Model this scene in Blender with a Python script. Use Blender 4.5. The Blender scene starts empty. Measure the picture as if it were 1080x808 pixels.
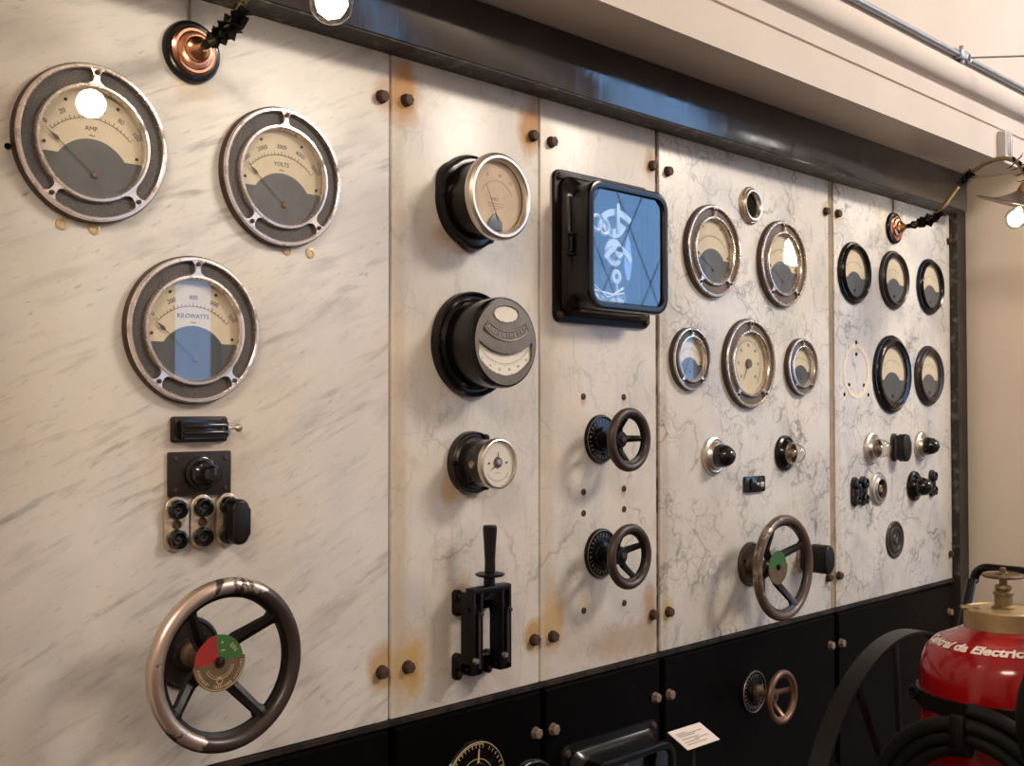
import bpy, bmesh, math, random
from mathutils import Vector, Matrix
PI = math.pi
random.seed(7)
C = bpy.context.scene.collection
sc = bpy.context.scene

# ------------------------------------------------------------------ materials
def newmat(name):
    m = bpy.data.materials.new(name); m.use_nodes = True
    nt = m.node_tree; b = nt.nodes['Principled BSDF']
    return m, nt, b
def N(nt, t, **k):
    n = nt.nodes.new(t)
    for a, v in k.items(): setattr(n, a, v)
    return n
def setin(n, **k):
    for a, v in k.items(): n.inputs[a.replace('_', ' ')].default_value = v
def col4(c): return (c[0], c[1], c[2], 1)
def math_(nt, op, a, b=None, clamp=False):
    n = N(nt, 'ShaderNodeMath', operation=op); n.use_clamp = clamp
    for i, v in enumerate((a, b)):
        if v is None: continue
        if isinstance(v, (int, float)): n.inputs[i].default_value = v
        else: nt.links.new(v, n.inputs[i])
    return n.outputs[0]
def mixc(nt, f, a, b):
    n = N(nt, 'ShaderNodeMix', data_type='RGBA')
    for i, v in ((0, f), (6, a), (7, b)):
        if isinstance(v, (int, float)): n.inputs[i].default_value = v
        elif isinstance(v, tuple): n.inputs[i].default_value = col4(v)
        else: nt.links.new(v, n.inputs[i])
    return n.outputs[2]
def ramp(nt, f, lo, hi, a=0., b=1.):
    n = N(nt, 'ShaderNodeMapRange'); n.clamp = True
    n.inputs[1].default_value = lo; n.inputs[2].default_value = hi
    n.inputs[3].default_value = a; n.inputs[4].default_value = b
    nt.links.new(f, n.inputs[0]); return n.outputs[0]
def noise(nt, vec, scale, detail=4., rough=.55, dist=0.):
    n = N(nt, 'ShaderNodeTexNoise'); setin(n, Scale=scale, Detail=detail, Roughness=rough, Distortion=dist)
    if vec is not None: nt.links.new(vec, n.inputs['Vector'])
    return n
def mapping(nt, vec, rot=(0, 0, 0), scale=(1, 1, 1), loc=(0, 0, 0)):
    n = N(nt, 'ShaderNodeMapping'); n.inputs['Rotation'].default_value = rot
    n.inputs['Scale'].default_value = scale; n.inputs['Location'].default_value = loc
    nt.links.new(vec, n.inputs['Vector']); return n.outputs[0]

def simple(name, c, rough=.5, metal=0., spec=.5, var=0., vs=30., c2=None, thr=(.45, .6), bump=0., coat=0.):
    """plain or two-tone (worn) surface; c2 shows through where noise is high"""
    m, nt, b = newmat(name)
    setin(b, Base_Color=col4(c), Roughness=rough, Metallic=metal)
    b.inputs['Specular IOR Level'].default_value = spec
    b.inputs['Coat Weight'].default_value = coat; b.inputs['Coat Roughness'].default_value = .1
    tc = N(nt, 'ShaderNodeTexCoord').outputs['Object']
    if c2 is not None or var:
        n = noise(nt, tc, vs, 5., .6)
        if c2 is not None: f = ramp(nt, n.outputs['Fac'], *thr)
        else:
            f = ramp(nt, n.outputs['Fac'], .3, .7, 0, 1); c2 = tuple(x * (1 - var) for x in c)
        nt.links.new(mixc(nt, f, c, c2), b.inputs['Base Color'])
        nt.links.new(ramp(nt, n.outputs['Fac'], .3, .7, rough, min(1, rough * 1.35)), b.inputs['Roughness'])
    if bump:
        bn = noise(nt, tc, vs * 3, 4.)
        bp = N(nt, 'ShaderNodeBump'); bp.inputs['Strength'].default_value = bump; bp.inputs['Distance'].default_value = .002
        nt.links.new(bn.outputs['Fac'], bp.inputs['Height']); nt.links.new(bp.outputs[0], b.inputs['Normal'])
    return m
def worn(name, paint, metalc, thr=(.5, .56), vs=18., pr=.4, mr=.3, side=0., bump=.08):
    """paint chipped away to bare metal in patches"""
    m, nt, b = newmat(name)
    tc = N(nt, 'ShaderNodeTexCoord').outputs['Object']
    n = noise(nt, tc, vs, 6., .62, .3); ff = n.outputs['Fac']
    if side:    # handling wear is heaviest on the upper left of the rim
        sp = N(nt, 'ShaderNodeSeparateXYZ'); nt.links.new(tc, sp.inputs[0])
        ff = math_(nt, 'ADD', ff, math_(nt, 'MULTIPLY', math_(nt, 'SUBTRACT', math_(nt, 'MULTIPLY', sp.outputs[1], .35), sp.outputs[0]), side))
    f = ramp(nt, ff, *thr)
    nt.links.new(mixc(nt, f, paint, metalc), b.inputs['Base Color'])
    nt.links.new(math_(nt, 'MULTIPLY', f, .9), b.inputs['Metallic'])
    n2 = noise(nt, tc, vs * 4, 3.)
    nt.links.new(ramp(nt, n2.outputs['Fac'], .3, .7, mr, pr), b.inputs['Roughness'])
    bp = N(nt, 'ShaderNodeBump'); bp.inputs['Strength'].default_value = bump; bp.inputs['Distance'].default_value = .001
    nt.links.new(math_(nt, 'SUBTRACT', n2.outputs['Fac'], f), bp.inputs['Height']); nt.links.new(bp.outputs[0], b.inputs['Normal'])
    return m
def crackle(name, c, c2):
    m, nt, b = newmat(name); setin(b, Roughness=.55)
    tc = N(nt, 'ShaderNodeTexCoord').outputs['Object']
    v = N(nt, 'ShaderNodeTexVoronoi', feature='DISTANCE_TO_EDGE'); setin(v, Scale=220.); nt.links.new(tc, v.inputs['Vector'])
    n = noise(nt, tc, 25., 4.)
    f = math_(nt, 'MULTIPLY', ramp(nt, v.outputs['Distance'], 0., .25, .2, 1.), ramp(nt, n.outputs['Fac'], .3, .7, .5, 1.))
    nt.links.new(mixc(nt, f, c, c2), b.inputs['Base Color'])
    bp = N(nt, 'ShaderNodeBump'); bp.inputs['Strength'].default_value = .5; bp.inputs['Distance'].default_value = .001
    nt.links.new(v.outputs['Distance'], bp.inputs['Height']); nt.links.new(bp.outputs[0], b.inputs['Normal'])
    return m
def glassmat(name, tint=(1, 1, 1), gain=1.8, ior=1.5):
    """thin pane: see-through with mirror reflection that grows with angle"""
    m = bpy.data.materials.new(name); m.use_nodes = True; nt = m.node_tree; nt.nodes.clear()
    o = N(nt, 'ShaderNodeOutputMaterial'); t = N(nt, 'ShaderNodeBsdfTransparent'); t.inputs[0].default_value = col4(tint)
    g = N(nt, 'ShaderNodeBsdfGlossy'); g.inputs['Roughness'].default_value = .02
    lw = N(nt, 'ShaderNodeLayerWeight'); lw.inputs[0].default_value = .5
    fr = math_(nt, 'ADD', math_(nt, 'MULTIPLY', math_(nt, 'POWER', lw.outputs['Facing'], 5.), .96), .042)
    mx = N(nt, 'ShaderNodeMixShader')
    nt.links.new(math_(nt, 'MULTIPLY', fr, gain, True), mx.inputs[0])
    nt.links.new(t.outputs[0], mx.inputs[1]); nt.links.new(g.outputs[0], mx.inputs[2]); nt.links.new(mx.outputs[0], o.inputs[0])
    return m
def emit(name, c, s):
    m = bpy.data.materials.new(name); m.use_nodes = True; nt = m.node_tree; nt.nodes.clear()
    o = N(nt, 'ShaderNodeOutputMaterial'); e = N(nt, 'ShaderNodeEmission'); e.inputs[0].default_value = col4(c); e.inputs[1].default_value = s
    nt.links.new(e.outputs[0], o.inputs[0]); return m

RUST = (.50, .24, .07)
def marble(name, kind, stains, patches=()):
    m, nt, b = newmat(name)
    pos = N(nt, 'ShaderNodeNewGeometry').outputs['Position']
    base = (.73, .685, .63); warm = (.70, .615, .515); cool = (.55, .54, .53)
    if kind == 'vein': base = (.74, .705, .66); warm = (.69, .63, .56); cool = (.47, .465, .46)
    big = noise(nt, pos, 1.7, 3.)
    c = mixc(nt, ramp(nt, big.outputs['Fac'], .42, .68), base, warm)
    med = noise(nt, pos, 5., 5., .6, .4)
    c = mixc(nt, ramp(nt, med.outputs['Fac'], .46, .70, 0, .75 if kind != 'fine' else .45), c, cool)
    vein = (.20, .185, .175)
    if kind == 'fine':
        for (ang, sx, sy, s, lo, hi, amt) in ((-.50, 1.0, 4.0, 3.2, .50, .72, .5), (-.42, 1.0, 7., 7., .53, .70, .65), (-.55, 1., 4., 30., .60, .74, .8)):
            v = mapping(nt, pos, (0, ang * -1, 0), (1, 1, 1)); v = mapping(nt, v, (0, 0, 0), (sx, 1, sy))
            n = noise(nt, v, s, 5., .6, .25)
            mk = ramp(nt, noise(nt, mapping(nt, v, (0, 0, 0), (1, 1, 1), (s, 0, s)), 1.6 if s < 20 else 3., 3.).outputs['Fac'], .40, .62, .12, 1.)
            c = mixc(nt, math_(nt, 'MULTIPLY', ramp(nt, n.outputs['Fac'], lo, hi, 0, amt), mk), c, vein)
    else:
        soft = kind == 'soft'
        dn = noise(nt, pos, 3.2, 4., .6)
        vadd = N(nt, 'ShaderNodeVectorMath', operation='MULTIPLY_ADD')
        nt.links.new(dn.outputs['Color'], vadd.inputs[0]); vadd.inputs[1].default_value = (.55, .55, .55); nt.links.new(pos, vadd.inputs[2])
        w = mapping(nt, vadd.outputs[0], (0, .3, 0), (1, 1, .5 if soft else .8))
        mask = noise(nt, pos, 4.5, 3.)
        specs = ((1.5, .012, .95), (3.4, .026, .85), (7., .032, .65), (15., .05, .4)) if not soft else ((2.6, .018, .45), (7.5, .03, .28), (16., .05, .2))
        for i, (s, wd, amt) in enumerate(specs):
            v = N(nt, 'ShaderNodeTexVoronoi', feature='DISTANCE_TO_EDGE'); setin(v, Scale=s)
            nt.links.new(mapping(nt, w, (0, 0, 0), (1, 1, 1), (i * 3.1, 0, i * 1.7)), v.inputs['Vector'])
            line = ramp(nt, v.outputs['Distance'], 0., wd, 1., 0.)
            mk = ramp(nt, mask.outputs['Fac'] if i != 1 else med.outputs['Fac'], .42, .62, .03, 1.)
            c = mixc(nt, math_(nt, 'MULTIPLY', math_(nt, 'MULTIPLY', line, mk), amt), c, vein)
        st = noise(nt, mapping(nt, pos, (0, .25, 0), (9, 9, 1.6)), 3., 4., .6)
        c = mixc(nt, ramp(nt, st.outputs['Fac'], .55, .75, 0, .30), c, (.36, .33, .30))
    # rust run-off and dirt, each stain at its own spot
    sn = noise(nt, pos, 14., 4., .6)
    jit = math_(nt, 'MULTIPLY', math_(nt, 'SUBTRACT', sn.outputs['Fac'], .5), 1.3)
    for (X, Z, rx, rz, amt, *cc) in list(stains) + list(patches):
        v = N(nt, 'ShaderNodeVectorMath', operation='SUBTRACT'); nt.links.new(pos, v.inputs[0]); v.inputs[1].default_value = (X, 0, Z)
        v2 = N(nt, 'ShaderNodeVectorMath', operation='MULTIPLY'); nt.links.new(v.outputs[0], v2.inputs[0]); v2.inputs[1].default_value = (1 / rx, 0, 1 / rz)
        l = N(nt, 'ShaderNodeVectorMath', operation='LENGTH'); nt.links.new(v2.outputs[0], l.inputs[0])
        d = math_(nt, 'ADD', l.outputs['Value'], jit)
        c = mixc(nt, ramp(nt, d, .55, 1.2, amt, 0.), c, cc[0] if cc else RUST)
    nt.links.new(c, b.inputs['Base Color'])
    setin(b, Roughness=.33); b.inputs['Specular IOR Level'].default_value = .35
    bp = N(nt, 'ShaderNodeBump'); bp.inputs['Strength'].default_value = .08; bp.inputs['Distance'].default_value = .003
    nt.links.new(med.outputs['Fac'], bp.inputs['Height']); nt.links.new(bp.outputs[0], b.inputs['Normal'])
    return m

M = {}
M['band_dark'] = simple('dark outer band', (.10, .065, .045), .4, .5, var=.4, vs=30)
M['chrome'] = worn('worn nickel', (.34, .26, .21), (.82, .74, .68), (.36, .44), 30., .28, .22, bump=.01)
M['nickel'] = simple('nickel', (.74, .67, .58), .30, 1., var=.2, vs=12)
M['bronze'] = worn('aged bronze rim', (.30, .215, .15), (.70, .57, .45), (.38, .5), 24., .30, .24, bump=.01)
M['crackle'] = crackle('crackle enamel', (.040, .033, .030), (.12, .10, .088))
M['crackle_brown'] = crackle('brown crackle enamel', (.075, .054, .040), (.19, .145, .11))
M['dial'] = simple('cream dial', (.80, .68, .48), .6, var=.12, vs=12)
M['dial_pink'] = simple('buff dial', (.74, .56, .40), .6, var=.2, vs=12)
M['dial_white'] = simple('white dial', (.82, .76, .66), .6, var=.08, vs=12)
M['dark_dial'] = simple('dark dial', (.085, .088, .088), .4, var=.25, vs=25)
M['ink'] = simple('ink', (.07, .055, .04), .6)
M['ink_grey'] = simple('faded ink', (.22, .18, .13), .7)
M['black'] = simple('black lacquer', (.0055, .0045, .0045), .16, spec=.35, var=.3, vs=20, coat=.0)
M['black_brown'] = simple('brown black bakelite', (.022, .013, .010), .28, spec=.5, var=.4, vs=30)
M['black_iron'] = simple('black iron', (.0065, .0052, .0048), .34, .0, spec=.22, var=.4, vs=35, bump=.2)
M['bakelite'] = simple('bakelite', (.008, .007, .007), .12, spec=.6)
M['hole'] = simple('hole', (.012, .009, .007), .9, spec=.1)
M['glass'] = glassmat('gauge glass')
M['glass_rec'] = glassmat('recorder glass', (.9, .95, 1), 1.55)
M['lens'] = glassmat('clear lens', (.95, .93, .9), 2.8)
M['wheel_worn'] = worn('worn wheel rim', (.035, .022, .018), (.60, .48, .40), (.53, .57), 16., .38, .28, side=1.1)
M['wheel_bronze'] = worn('bronze brown wheel', (.10, .064, .046), (.50, .38, .29), (.62, .72), 18., .36, .28, side=.8)
M['wheel_brown'] = simple('brown wheel rim', (.060, .032, .021), .36, var=.45, vs=25, spec=.5)
M['wheel_copper'] = simple('copper brown wheel', (.22, .12, .075), .35, .6, var=.4, vs=25)
M['brass'] = simple('brass', (.50, .36, .16), .35, 1., var=.35, vs=18)
M['brass_dull'] = simple('dull brass', (.33, .245, .13), .42, .85, var=.35, vs=14)
M['brass_plate'] = simple('brown brass plate', (.21, .135, .075), .42, .5, var=.35, vs=60)
M['gold_paint'] = simple('gold paint', (.62, .47, .25), .45, .3)
M['copper'] = simple('copper', (.80, .38, .22), .2, 1., var=.25, vs=30)
M['red'] = simple('red enamel', (.36, .022, .018), .35, var=.2, vs=30)
M['green'] = simple('green enamel', (.045, .145, .03), .35, var=.2, vs=30)
M['bolt'] = simple('rusty bolt', (.11, .065, .045), .55, .55, var=.5, vs=60, bump=.3)
M['bolt_tan'] = simple('tan bolt', (.34, .25, .19), .45, .55, var=.35, vs=60)
M['terminal'] = worn('terminal plate', (.42, .28, .14), (.66, .58, .46), (.38, .5), 50., .4, .3)
M['skirt'] = simple('black slate', (.0030, .0025, .0025), .26, spec=.06, var=.3, vs=6, bump=.03)
M['tan'] = simple('tan batten', (.36, .27, .18), .7, var=.35, vs=14)
M['brown'] = simple('brown batten', (.22, .15, .09), .7, c2=(.05, .035, .03), thr=(.45, .6), vs=26)
M['plaster'] = simple('warm white plaster', (.66, .575, .505), .8, var=.05, vs=3, bump=.06)
M['plaster2'] = simple('cream plaster', (.90, .78, .65), .8, var=.05, vs=3, bump=.06)
M['floor'] = simple('floor stone', (.10, .075, .06), .5, var=.3, vs=4)
M['steel'] = simple('galvanised conduit', (.36, .37, .38), .35, .8, var=.2, vs=20)
M['steel_dark'] = simple('dark steel', (.10, .09, .085), .4, .8, var=.3, vs=20)
M['wire'] = simple('grey cable', (.33, .28, .24), .7)
M['residue'] = simple('cream gasket residue', (.86, .76, .58), .8, var=.15, vs=50)
M['red_paint'] = simple('red extinguisher paint', (.30, .004, .006), .16, spec=.45, coat=.2)
M['white_paint'] = simple('white lettering', (.82, .72, .68), .5)
M['rubber'] = simple('black rubber hose', (.007, .0062, .006), .5, spec=.2, var=.25, vs=40)
M['cart_iron'] = simple('painted cart iron', (.008, .0072, .0065), .32, .0, spec=.3, var=.4, vs=14)
M['card'] = simple('card', (.74, .66, .62), .6)
M['shade'] = simple('enamelled shade', (.11, .08, .058), .35, .4, var=.3, vs=20)
M['porcelain'] = simple('copper socket', (.35, .17, .09), .35, .8)
M['bulb_glow'] = emit('glowing filament', (1., .86, .62), 26.)
M['tube_glow'] = emit('fluorescent panel', (1., .95, .85), 22.)
M['clearplastic'] = simple('translucent plastic', (.50, .47, .45), .15, spec=.7)
M['mech'] = simple('mechanism aluminium', (.80, .80, .78), .35, .2, var=.15, vs=30)
M['mech_dark'] = simple('recorder interior', (.045, .065, .09), .5)

M['ledge'] = simple('rusty dark ledge', (.030, .019, .013), .5, spec=.3, c2=(.006, .005, .005), thr=(.45, .55), vs=18)
def beam_mat():
    m, nt, b = newmat('black painted beam')
    pos = N(nt, 'ShaderNodeNewGeometry').outputs['Position']
    n = noise(nt, mapping(nt, pos, (0, 0, 0), (3.2, 3.2, 1.2)), 4., 5., .6, .4)
    nt.links.new(mixc(nt, ramp(nt, n.outputs['Fac'], .35, .7), (.016, .012, .012), (.032, .024, .022)), b.inputs['Base Color'])
    nt.links.new(ramp(nt, n.outputs['Fac'], .35, .7, .07, .22), b.inputs['Roughness'])
    b.inputs['Specular IOR Level'].default_value = .85
    bp = N(nt, 'ShaderNodeBump'); bp.inputs['Strength'].default_value = .12; bp.inputs['Distance'].default_value = .004
    nt.links.new(n.outputs['Fac'], bp.inputs['Height']); nt.links.new(bp.outputs[0], b.inputs['Normal'])
    return m
M['beam'] = beam_mat()
M['beam_rough'] = simple('rough iron edge', (.028, .022, .019), .5, .2, c2=(.16, .13, .10), thr=(.52, .66), vs=22, bump=.5)

# ------------------------------------------------------------------ mesh helpers
class MB:
    def __init__(s): s.b = bmesh.new()
    def xf(s, verts, mat):
        if mat is not None: bmesh.ops.transform(s.b, matrix=mat, verts=verts)
    def box(s, x0, x1, y0, y1, z0, z1, bev=0., mat=None, seg=2):
        g = bmesh.ops.create_cube(s.b, size=1.)['verts']
        for v in g: v.co = Vector(((x0 + x1) / 2 + v.co.x * (x1 - x0), (y0 + y1) / 2 + v.co.y * (y1 - y0), (z0 + z1) / 2 + v.co.z * (z1 - z0)))
        if bev:
            e = list({e for v in g for e in v.link_edges})
            r = bmesh.ops.bevel(s.b, geom=e, offset=bev, segments=seg, affect='EDGES', profile=.5)
            g = list({v for f in r['faces'] for v in f.verts} | {v for v in g if v.is_valid})
            fs = set(f for v in g for f in v.link_faces); g = list({v for f in fs for v in f.verts})
        s.xf(g, mat); return s
    def lathe(s, prof, seg=48, cx=0., cy=0., cz=0., a0=0., a1=2 * PI, mat=None, sx=1., sy=1.):
        full = abs(a1 - a0 - 2 * PI) < 1e-6; n = seg if full else seg + 1; rows = []; new = []
        for (r, z) in prof:
            if r < 1e-6: v = s.b.verts.new((cx, cy, cz + z)); rows.append([v] * n); new.append(v)
            else:
                row = [s.b.verts.new((cx + sx * r * math.cos(a0 + (a1 - a0) * i / seg), cy + sy * r * math.sin(a0 + (a1 - a0) * i / seg), cz + z)) for i in range(n)]
                rows.append(row); new += row
        for a, b in zip(rows, rows[1:]):
            for i in range(seg):
                j = (i + 1) % n
                q = []
                for v in (a[i], a[j], b[j], b[i]):
                    if v not in q: q.append(v)
                if len(q) > 2:
                    try: s.b.faces.new(q)
                    except ValueError: pass
        s.xf(new, mat); return s
    def prism(s, pts, z0, z1, mat=None, bev=0.):
        lo = [s.b.verts.new((x, y, z0)) for x, y in pts]; hi = [s.b.verts.new((x, y, z1)) for x, y in pts]
        n = len(pts)
        s.b.faces.new(lo[::-1]); top = s.b.faces.new(hi)
        for i in range(n): s.b.faces.new((lo[i], lo[(i + 1) % n], hi[(i + 1) % n], hi[i]))
        new = lo + hi
        if bev:
            r = bmesh.ops.bevel(s.b, geom=list(top.edges), offset=bev, segments=3, affect='EDGES', profile=.5)
            new = list({v for v in new if v.is_valid} | {v for f in r['faces'] for v in f.verts})
        s.xf(new, mat); return s
    def tube(s, path, r, seg=10, closed=False, mat=None, cap=True):
        P = [Vector(p) for p in path]; n = len(P)
        R = r if isinstance(r, (list, tuple)) else [r] * n
        rows = []; up = None
        for i, p in enumerate(P):
            if closed: t = (P[(i + 1) % n] - P[i - 1])
            else: t = P[min(i + 1, n - 1)] - P[max(i - 1, 0)]
            t.normalize()
            if up is None: up = t.orthogonal().normalized()
            up = (up - t * up.dot(t)).normalized(); sd = t.cross(up)
            rows.append([s.b.verts.new(p + (up * math.cos(2 * PI * k / seg) + sd * math.sin(2 * PI * k / seg)) * R[i]) for k in range(seg)])
        m = n if closed else n - 1
        for i in range(m):
            a, b = rows[i], rows[(i + 1) % n]; off = 0
            if closed and i == n - 1:
                off = min(range(seg), key=lambda o: (a[0].co - b[o].co).length)
            for k in range(seg): s.b.faces.new((a[k], a[(k + 1) % seg], b[(k + 1 + off) % seg], b[(k + off) % seg]))
        if cap and not closed: s.b.faces.new(rows[0][::-1]); s.b.faces.new(rows[-1])
        s.xf([v for q in rows for v in q], mat); return s
    def torus(s, R, r, cx=0, cy=0, cz=0, seg=64, ms=12, ry=None, mat=None):
        ry = ry or r
        prof = [(R + r * math.cos(2 * PI * k / ms), ry * math.sin(2 * PI * k / ms)) for k in range(ms + 1)]
        return s.lathe(prof, seg, cx, cy, cz, mat=mat)
    def sector(s, r0, r1, a0, a1, z0, z1, seg=24, rc=0.):
        pts = [(r1 * math.cos(a0 + (a1 - a0) * i / seg), r1 * math.sin(a0 + (a1 - a0) * i / seg)) for i in range(seg + 1)]
        pts += [(r0 * math.cos(a1 + (a0 - a1) * i / seg), r0 * math.sin(a1 + (a0 - a1) * i / seg)) for i in range(seg + 1)]
        return s.prism(pts, z0, z1)
    def text(s, body, size, x=0, y=0, z=0, rot=0, ext=.0002, fn=None, align='CENTER', shear=0., bold=0.):
        cu = bpy.data.curves.new('t', 'FONT'); cu.body = body; cu.size = size; cu.align_x = align; cu.align_y = 'CENTER'
        cu.extrude = ext; cu.shear = shear; cu.offset = bold; cu.resolution_u = 3
        o = bpy.data.objects.new('t', cu); C.objects.link(o)
        bpy.context.view_layer.update()
        dg = bpy.context.evaluated_depsgraph_get(); me = bpy.data.meshes.new_from_object(o.evaluated_get(dg))
        k = len(s.b.verts); s.b.from_mesh(me); s.b.verts.ensure_lookup_table(); new = s.b.verts[k:]
        if fn:
            bmesh.ops.subdivide_edges(s.b, edges=list({e for v in new for e in v.link_edges if e.calc_length() > .004}), cuts=4, use_grid_fill=False)
            bmesh.ops.triangulate(s.b, faces=s.b.faces[:]); s.b.verts.ensure_lookup_table(); new = s.b.verts[k:]
            for v in new: v.co = fn(v.co)
        else: bmesh.ops.transform(s.b, matrix=Matrix.Translation((x, y, z)) @ Matrix.Rotation(rot, 4, 'Z'), verts=new)
        bpy.data.objects.remove(o); bpy.data.curves.remove(cu); bpy.data.meshes.remove(me)
        return s

def obj(name, mb, mat, parent=None, smooth=True, loc=None, ang=.6):
    bmesh.ops.remove_doubles(mb.b, verts=mb.b.verts, dist=1e-6)
    bmesh.ops.recalc_face_normals(mb.b, faces=mb.b.faces)
    if smooth:
        for f in mb.b.faces: f.smooth = True
        for e in mb.b.edges:
            if len(e.link_faces) == 2 and e.calc_face_angle(0) > ang: e.smooth = False
    me = bpy.data.meshes.new(name); mb.b.to_mesh(me); mb.b.free()
    me.materials.append(M[mat] if isinstance(mat, str) else mat)
    o = bpy.data.objects.new(name, me); C.objects.link(o)
    if parent is not None: o.parent = parent
    if loc: o.location = loc
    return o
def tag(o, label=None, cat=None, group=None, kind=None):
    if label: o['label'] = label
    if cat: o['category'] = cat
    if group: o['group'] = group
    if kind: o['kind'] = kind
    return o
BR = (PI / 2, 0, 0)    # dial frame: local x right, y up, z out of the board
def thing(name, label, cat, X, Z, off=0., group=None, rot=BR):
    o = bpy.data.objects.new(name, None); o.empty_display_size = .05; C.objects.link(o)
    o.location = (X, -off, Z); o.rotation_euler = rot
    return tag(o, label, cat, group)
def dup(root, label, X, Z, off=0., group=None):
    r = root.copy(); C.objects.link(r); r.location = (X, -off, Z); r['label'] = label
    if group: r['group'] = group
    for ch in list(root.children):
        c = ch.copy(); C.objects.link(c); c.parent = r
        for g in list(ch.children):
            d = g.copy(); C.objects.link(d); d.parent = c
    return r
def wbox(name, x0, x1, y0, y1, z0, z1, mat, kind='structure', bev=0., label=None, cat=None, group=None):
    cx, cy, cz = (x0 + x1) / 2, (y0 + y1) / 2, (z0 + z1) / 2
    mb = MB().box(x0 - cx, x1 - cx, y0 - cy, y1 - cy, z0 - cz, z1 - cz, bev)
    o = obj(name, mb, mat, loc=(cx, cy, cz), smooth=bool(bev))
    if label: tag(o, label, cat, group)
    elif kind: o['kind'] = kind
    return o
def stadium(w, h, n=10):
    r = w / 2; k = h / 2 - r
    return [(r * math.cos(PI * i / n), k + r * math.sin(PI * i / n)) for i in range(n + 1)] + [(r * math.cos(PI + PI * i / n), -k + r * math.sin(PI + PI * i / n)) for i in range(n + 1)]
def rrect(w, h, r, n=6, cx=0, cy=0):
    p = []
    for (sx, sy, a) in ((1, 1, 0), (-1, 1, PI / 2), (-1, -1, PI), (1, -1, 3 * PI / 2)):
        p += [(cx + sx * (w / 2 - r) + r * math.cos(a + PI / 2 * i / n), cy + sy * (h / 2 - r) + r * math.sin(a + PI / 2 * i / n)) for i in range(n + 1)]
    return p
def loft(mb, loops, closed_ends=(False, False)):
    rows = [[mb.b.verts.new(v) for v in l] for l in loops]
    n = len(rows[0])
    for a, b in zip(rows, rows[1:]):
        for i in range(n): mb.b.faces.new((a[i], a[(i + 1) % n], b[(i + 1) % n], b[i]))
    if closed_ends[0]: mb.b.faces.new(rows[0][::-1])
    if closed_ends[1]: mb.b.faces.new(rows[-1])
    return mb

# ------------------------------------------------------------------ room
RX0, RX1, RY, RZ = -3., 12.5, -4.6, 5.8
BX0, BX1 = .55, 4.69; SOF = 2.506; FY = -.283
wbox('floor', RX0, RX1, RY, .2, -.1, 0, 'floor')
wbox('ceiling', RX0, RX1, RY, .2, RZ, RZ + .1, 'plaster')
wbox('wall_left', RX0 - .15, RX0, RY, .2, 0, RZ, 'plaster')
wbox('wall_right', RX1, RX1 + .15, RY, .2, 0, RZ, 'plaster')
wbox('wall_back', BX0 - .01, BX1 + .01, .12, .2, 0, SOF, 'plaster')
o = wbox('wall_back_left', RX0, BX0, FY, .2, 0, RZ, 'plaster2')
o = wbox('wall_back_right', BX1, RX1, FY, .2, 0, RZ, 'plaster2')
# bulkhead over the board with its moulded lower wall
mb = MB()
prof = [(FY, SOF), (FY, 2.621), (FY + .007, 2.623), (FY + .007, 2.630), (FY, 2.632), (FY, 2.688), (FY + .010, 2.690), (FY + .010, 2.702), (FY - .002, 2.705)]
for i in range(11):
    a = -PI / 2 + PI * i / 10
    prof.append((FY - .004 - .028 * math.cos(a), 2.752 + .045 * math.sin(a)))
prof += [(FY, 2.802), (FY, RZ), (.2, RZ), (.2, SOF)]
loops = [[(x, y, z) for (y, z) in prof] for x in (BX0 - .001, BX1 + .001)]
loft(mb, loops, (True, True))
tag(obj('wall_back_upper', mb, 'plaster', smooth=True, ang=.5), kind='structure')
# far wall with two tall windows towards the daylight
WIN = [(3.58, 3.98, 1.0, 4.6), (6.75, 9.5, 1.0, 5.45)]
xs = [RX0, 3.52, 4.0, 7.05, 9.2, RX1]
for i, (a, b) in enumerate(((RX0, 3.58), (3.98, 6.75), (9.5, RX1))):
    wbox('wall_front_%s' % ('left', 'middle', 'right')[i], a, b, RY - .2, RY, 0, RZ, 'plaster')
for (a, b, c, d) in WIN:
    wbox('wall_front_sill', a, b, RY - .2, RY, 0, c, 'plaster'); wbox('wall_front_lintel', a, b, RY - .2, RY, d, RZ, 'plaster')
for i, (a, b, c, d) in enumerate(WIN):
    mb = MB(); f = .05
    mb.box(a, a + f, RY - .12, RY - .06, c, d).box(b - f, b, RY - .12, RY - .06, c, d).box(a, b, RY - .12, RY - .06, c, c + f).box(a, b, RY - .12, RY - .06, d - f, d)
    if i == 1:   # diamond lattice of thin bars
        for sgn in (1, -1):
            for k in range(-12, 24):
                x0 = a + k * .62; x1 = x0 + (d - c) * .62
                if sgn < 0: x0, x1 = x1, x0
                t0, t1 = 0., 1.
                dx = x1 - x0
                ts = sorted(((a - x0) / dx, (b - x0) / dx)); t0 = max(0, ts[0]); t1 = min(1, ts[1])
                if t1 <= t0 + .02: continue
                mb.tube([(x0 + dx * t, RY - .09, c + (d - c) * t) for t in (t0, t1)], .005, 4)
    o = obj('window_%d' % (i + 1), mb, 'steel_dark', smooth=False); o['kind'] = 'structure'

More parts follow.
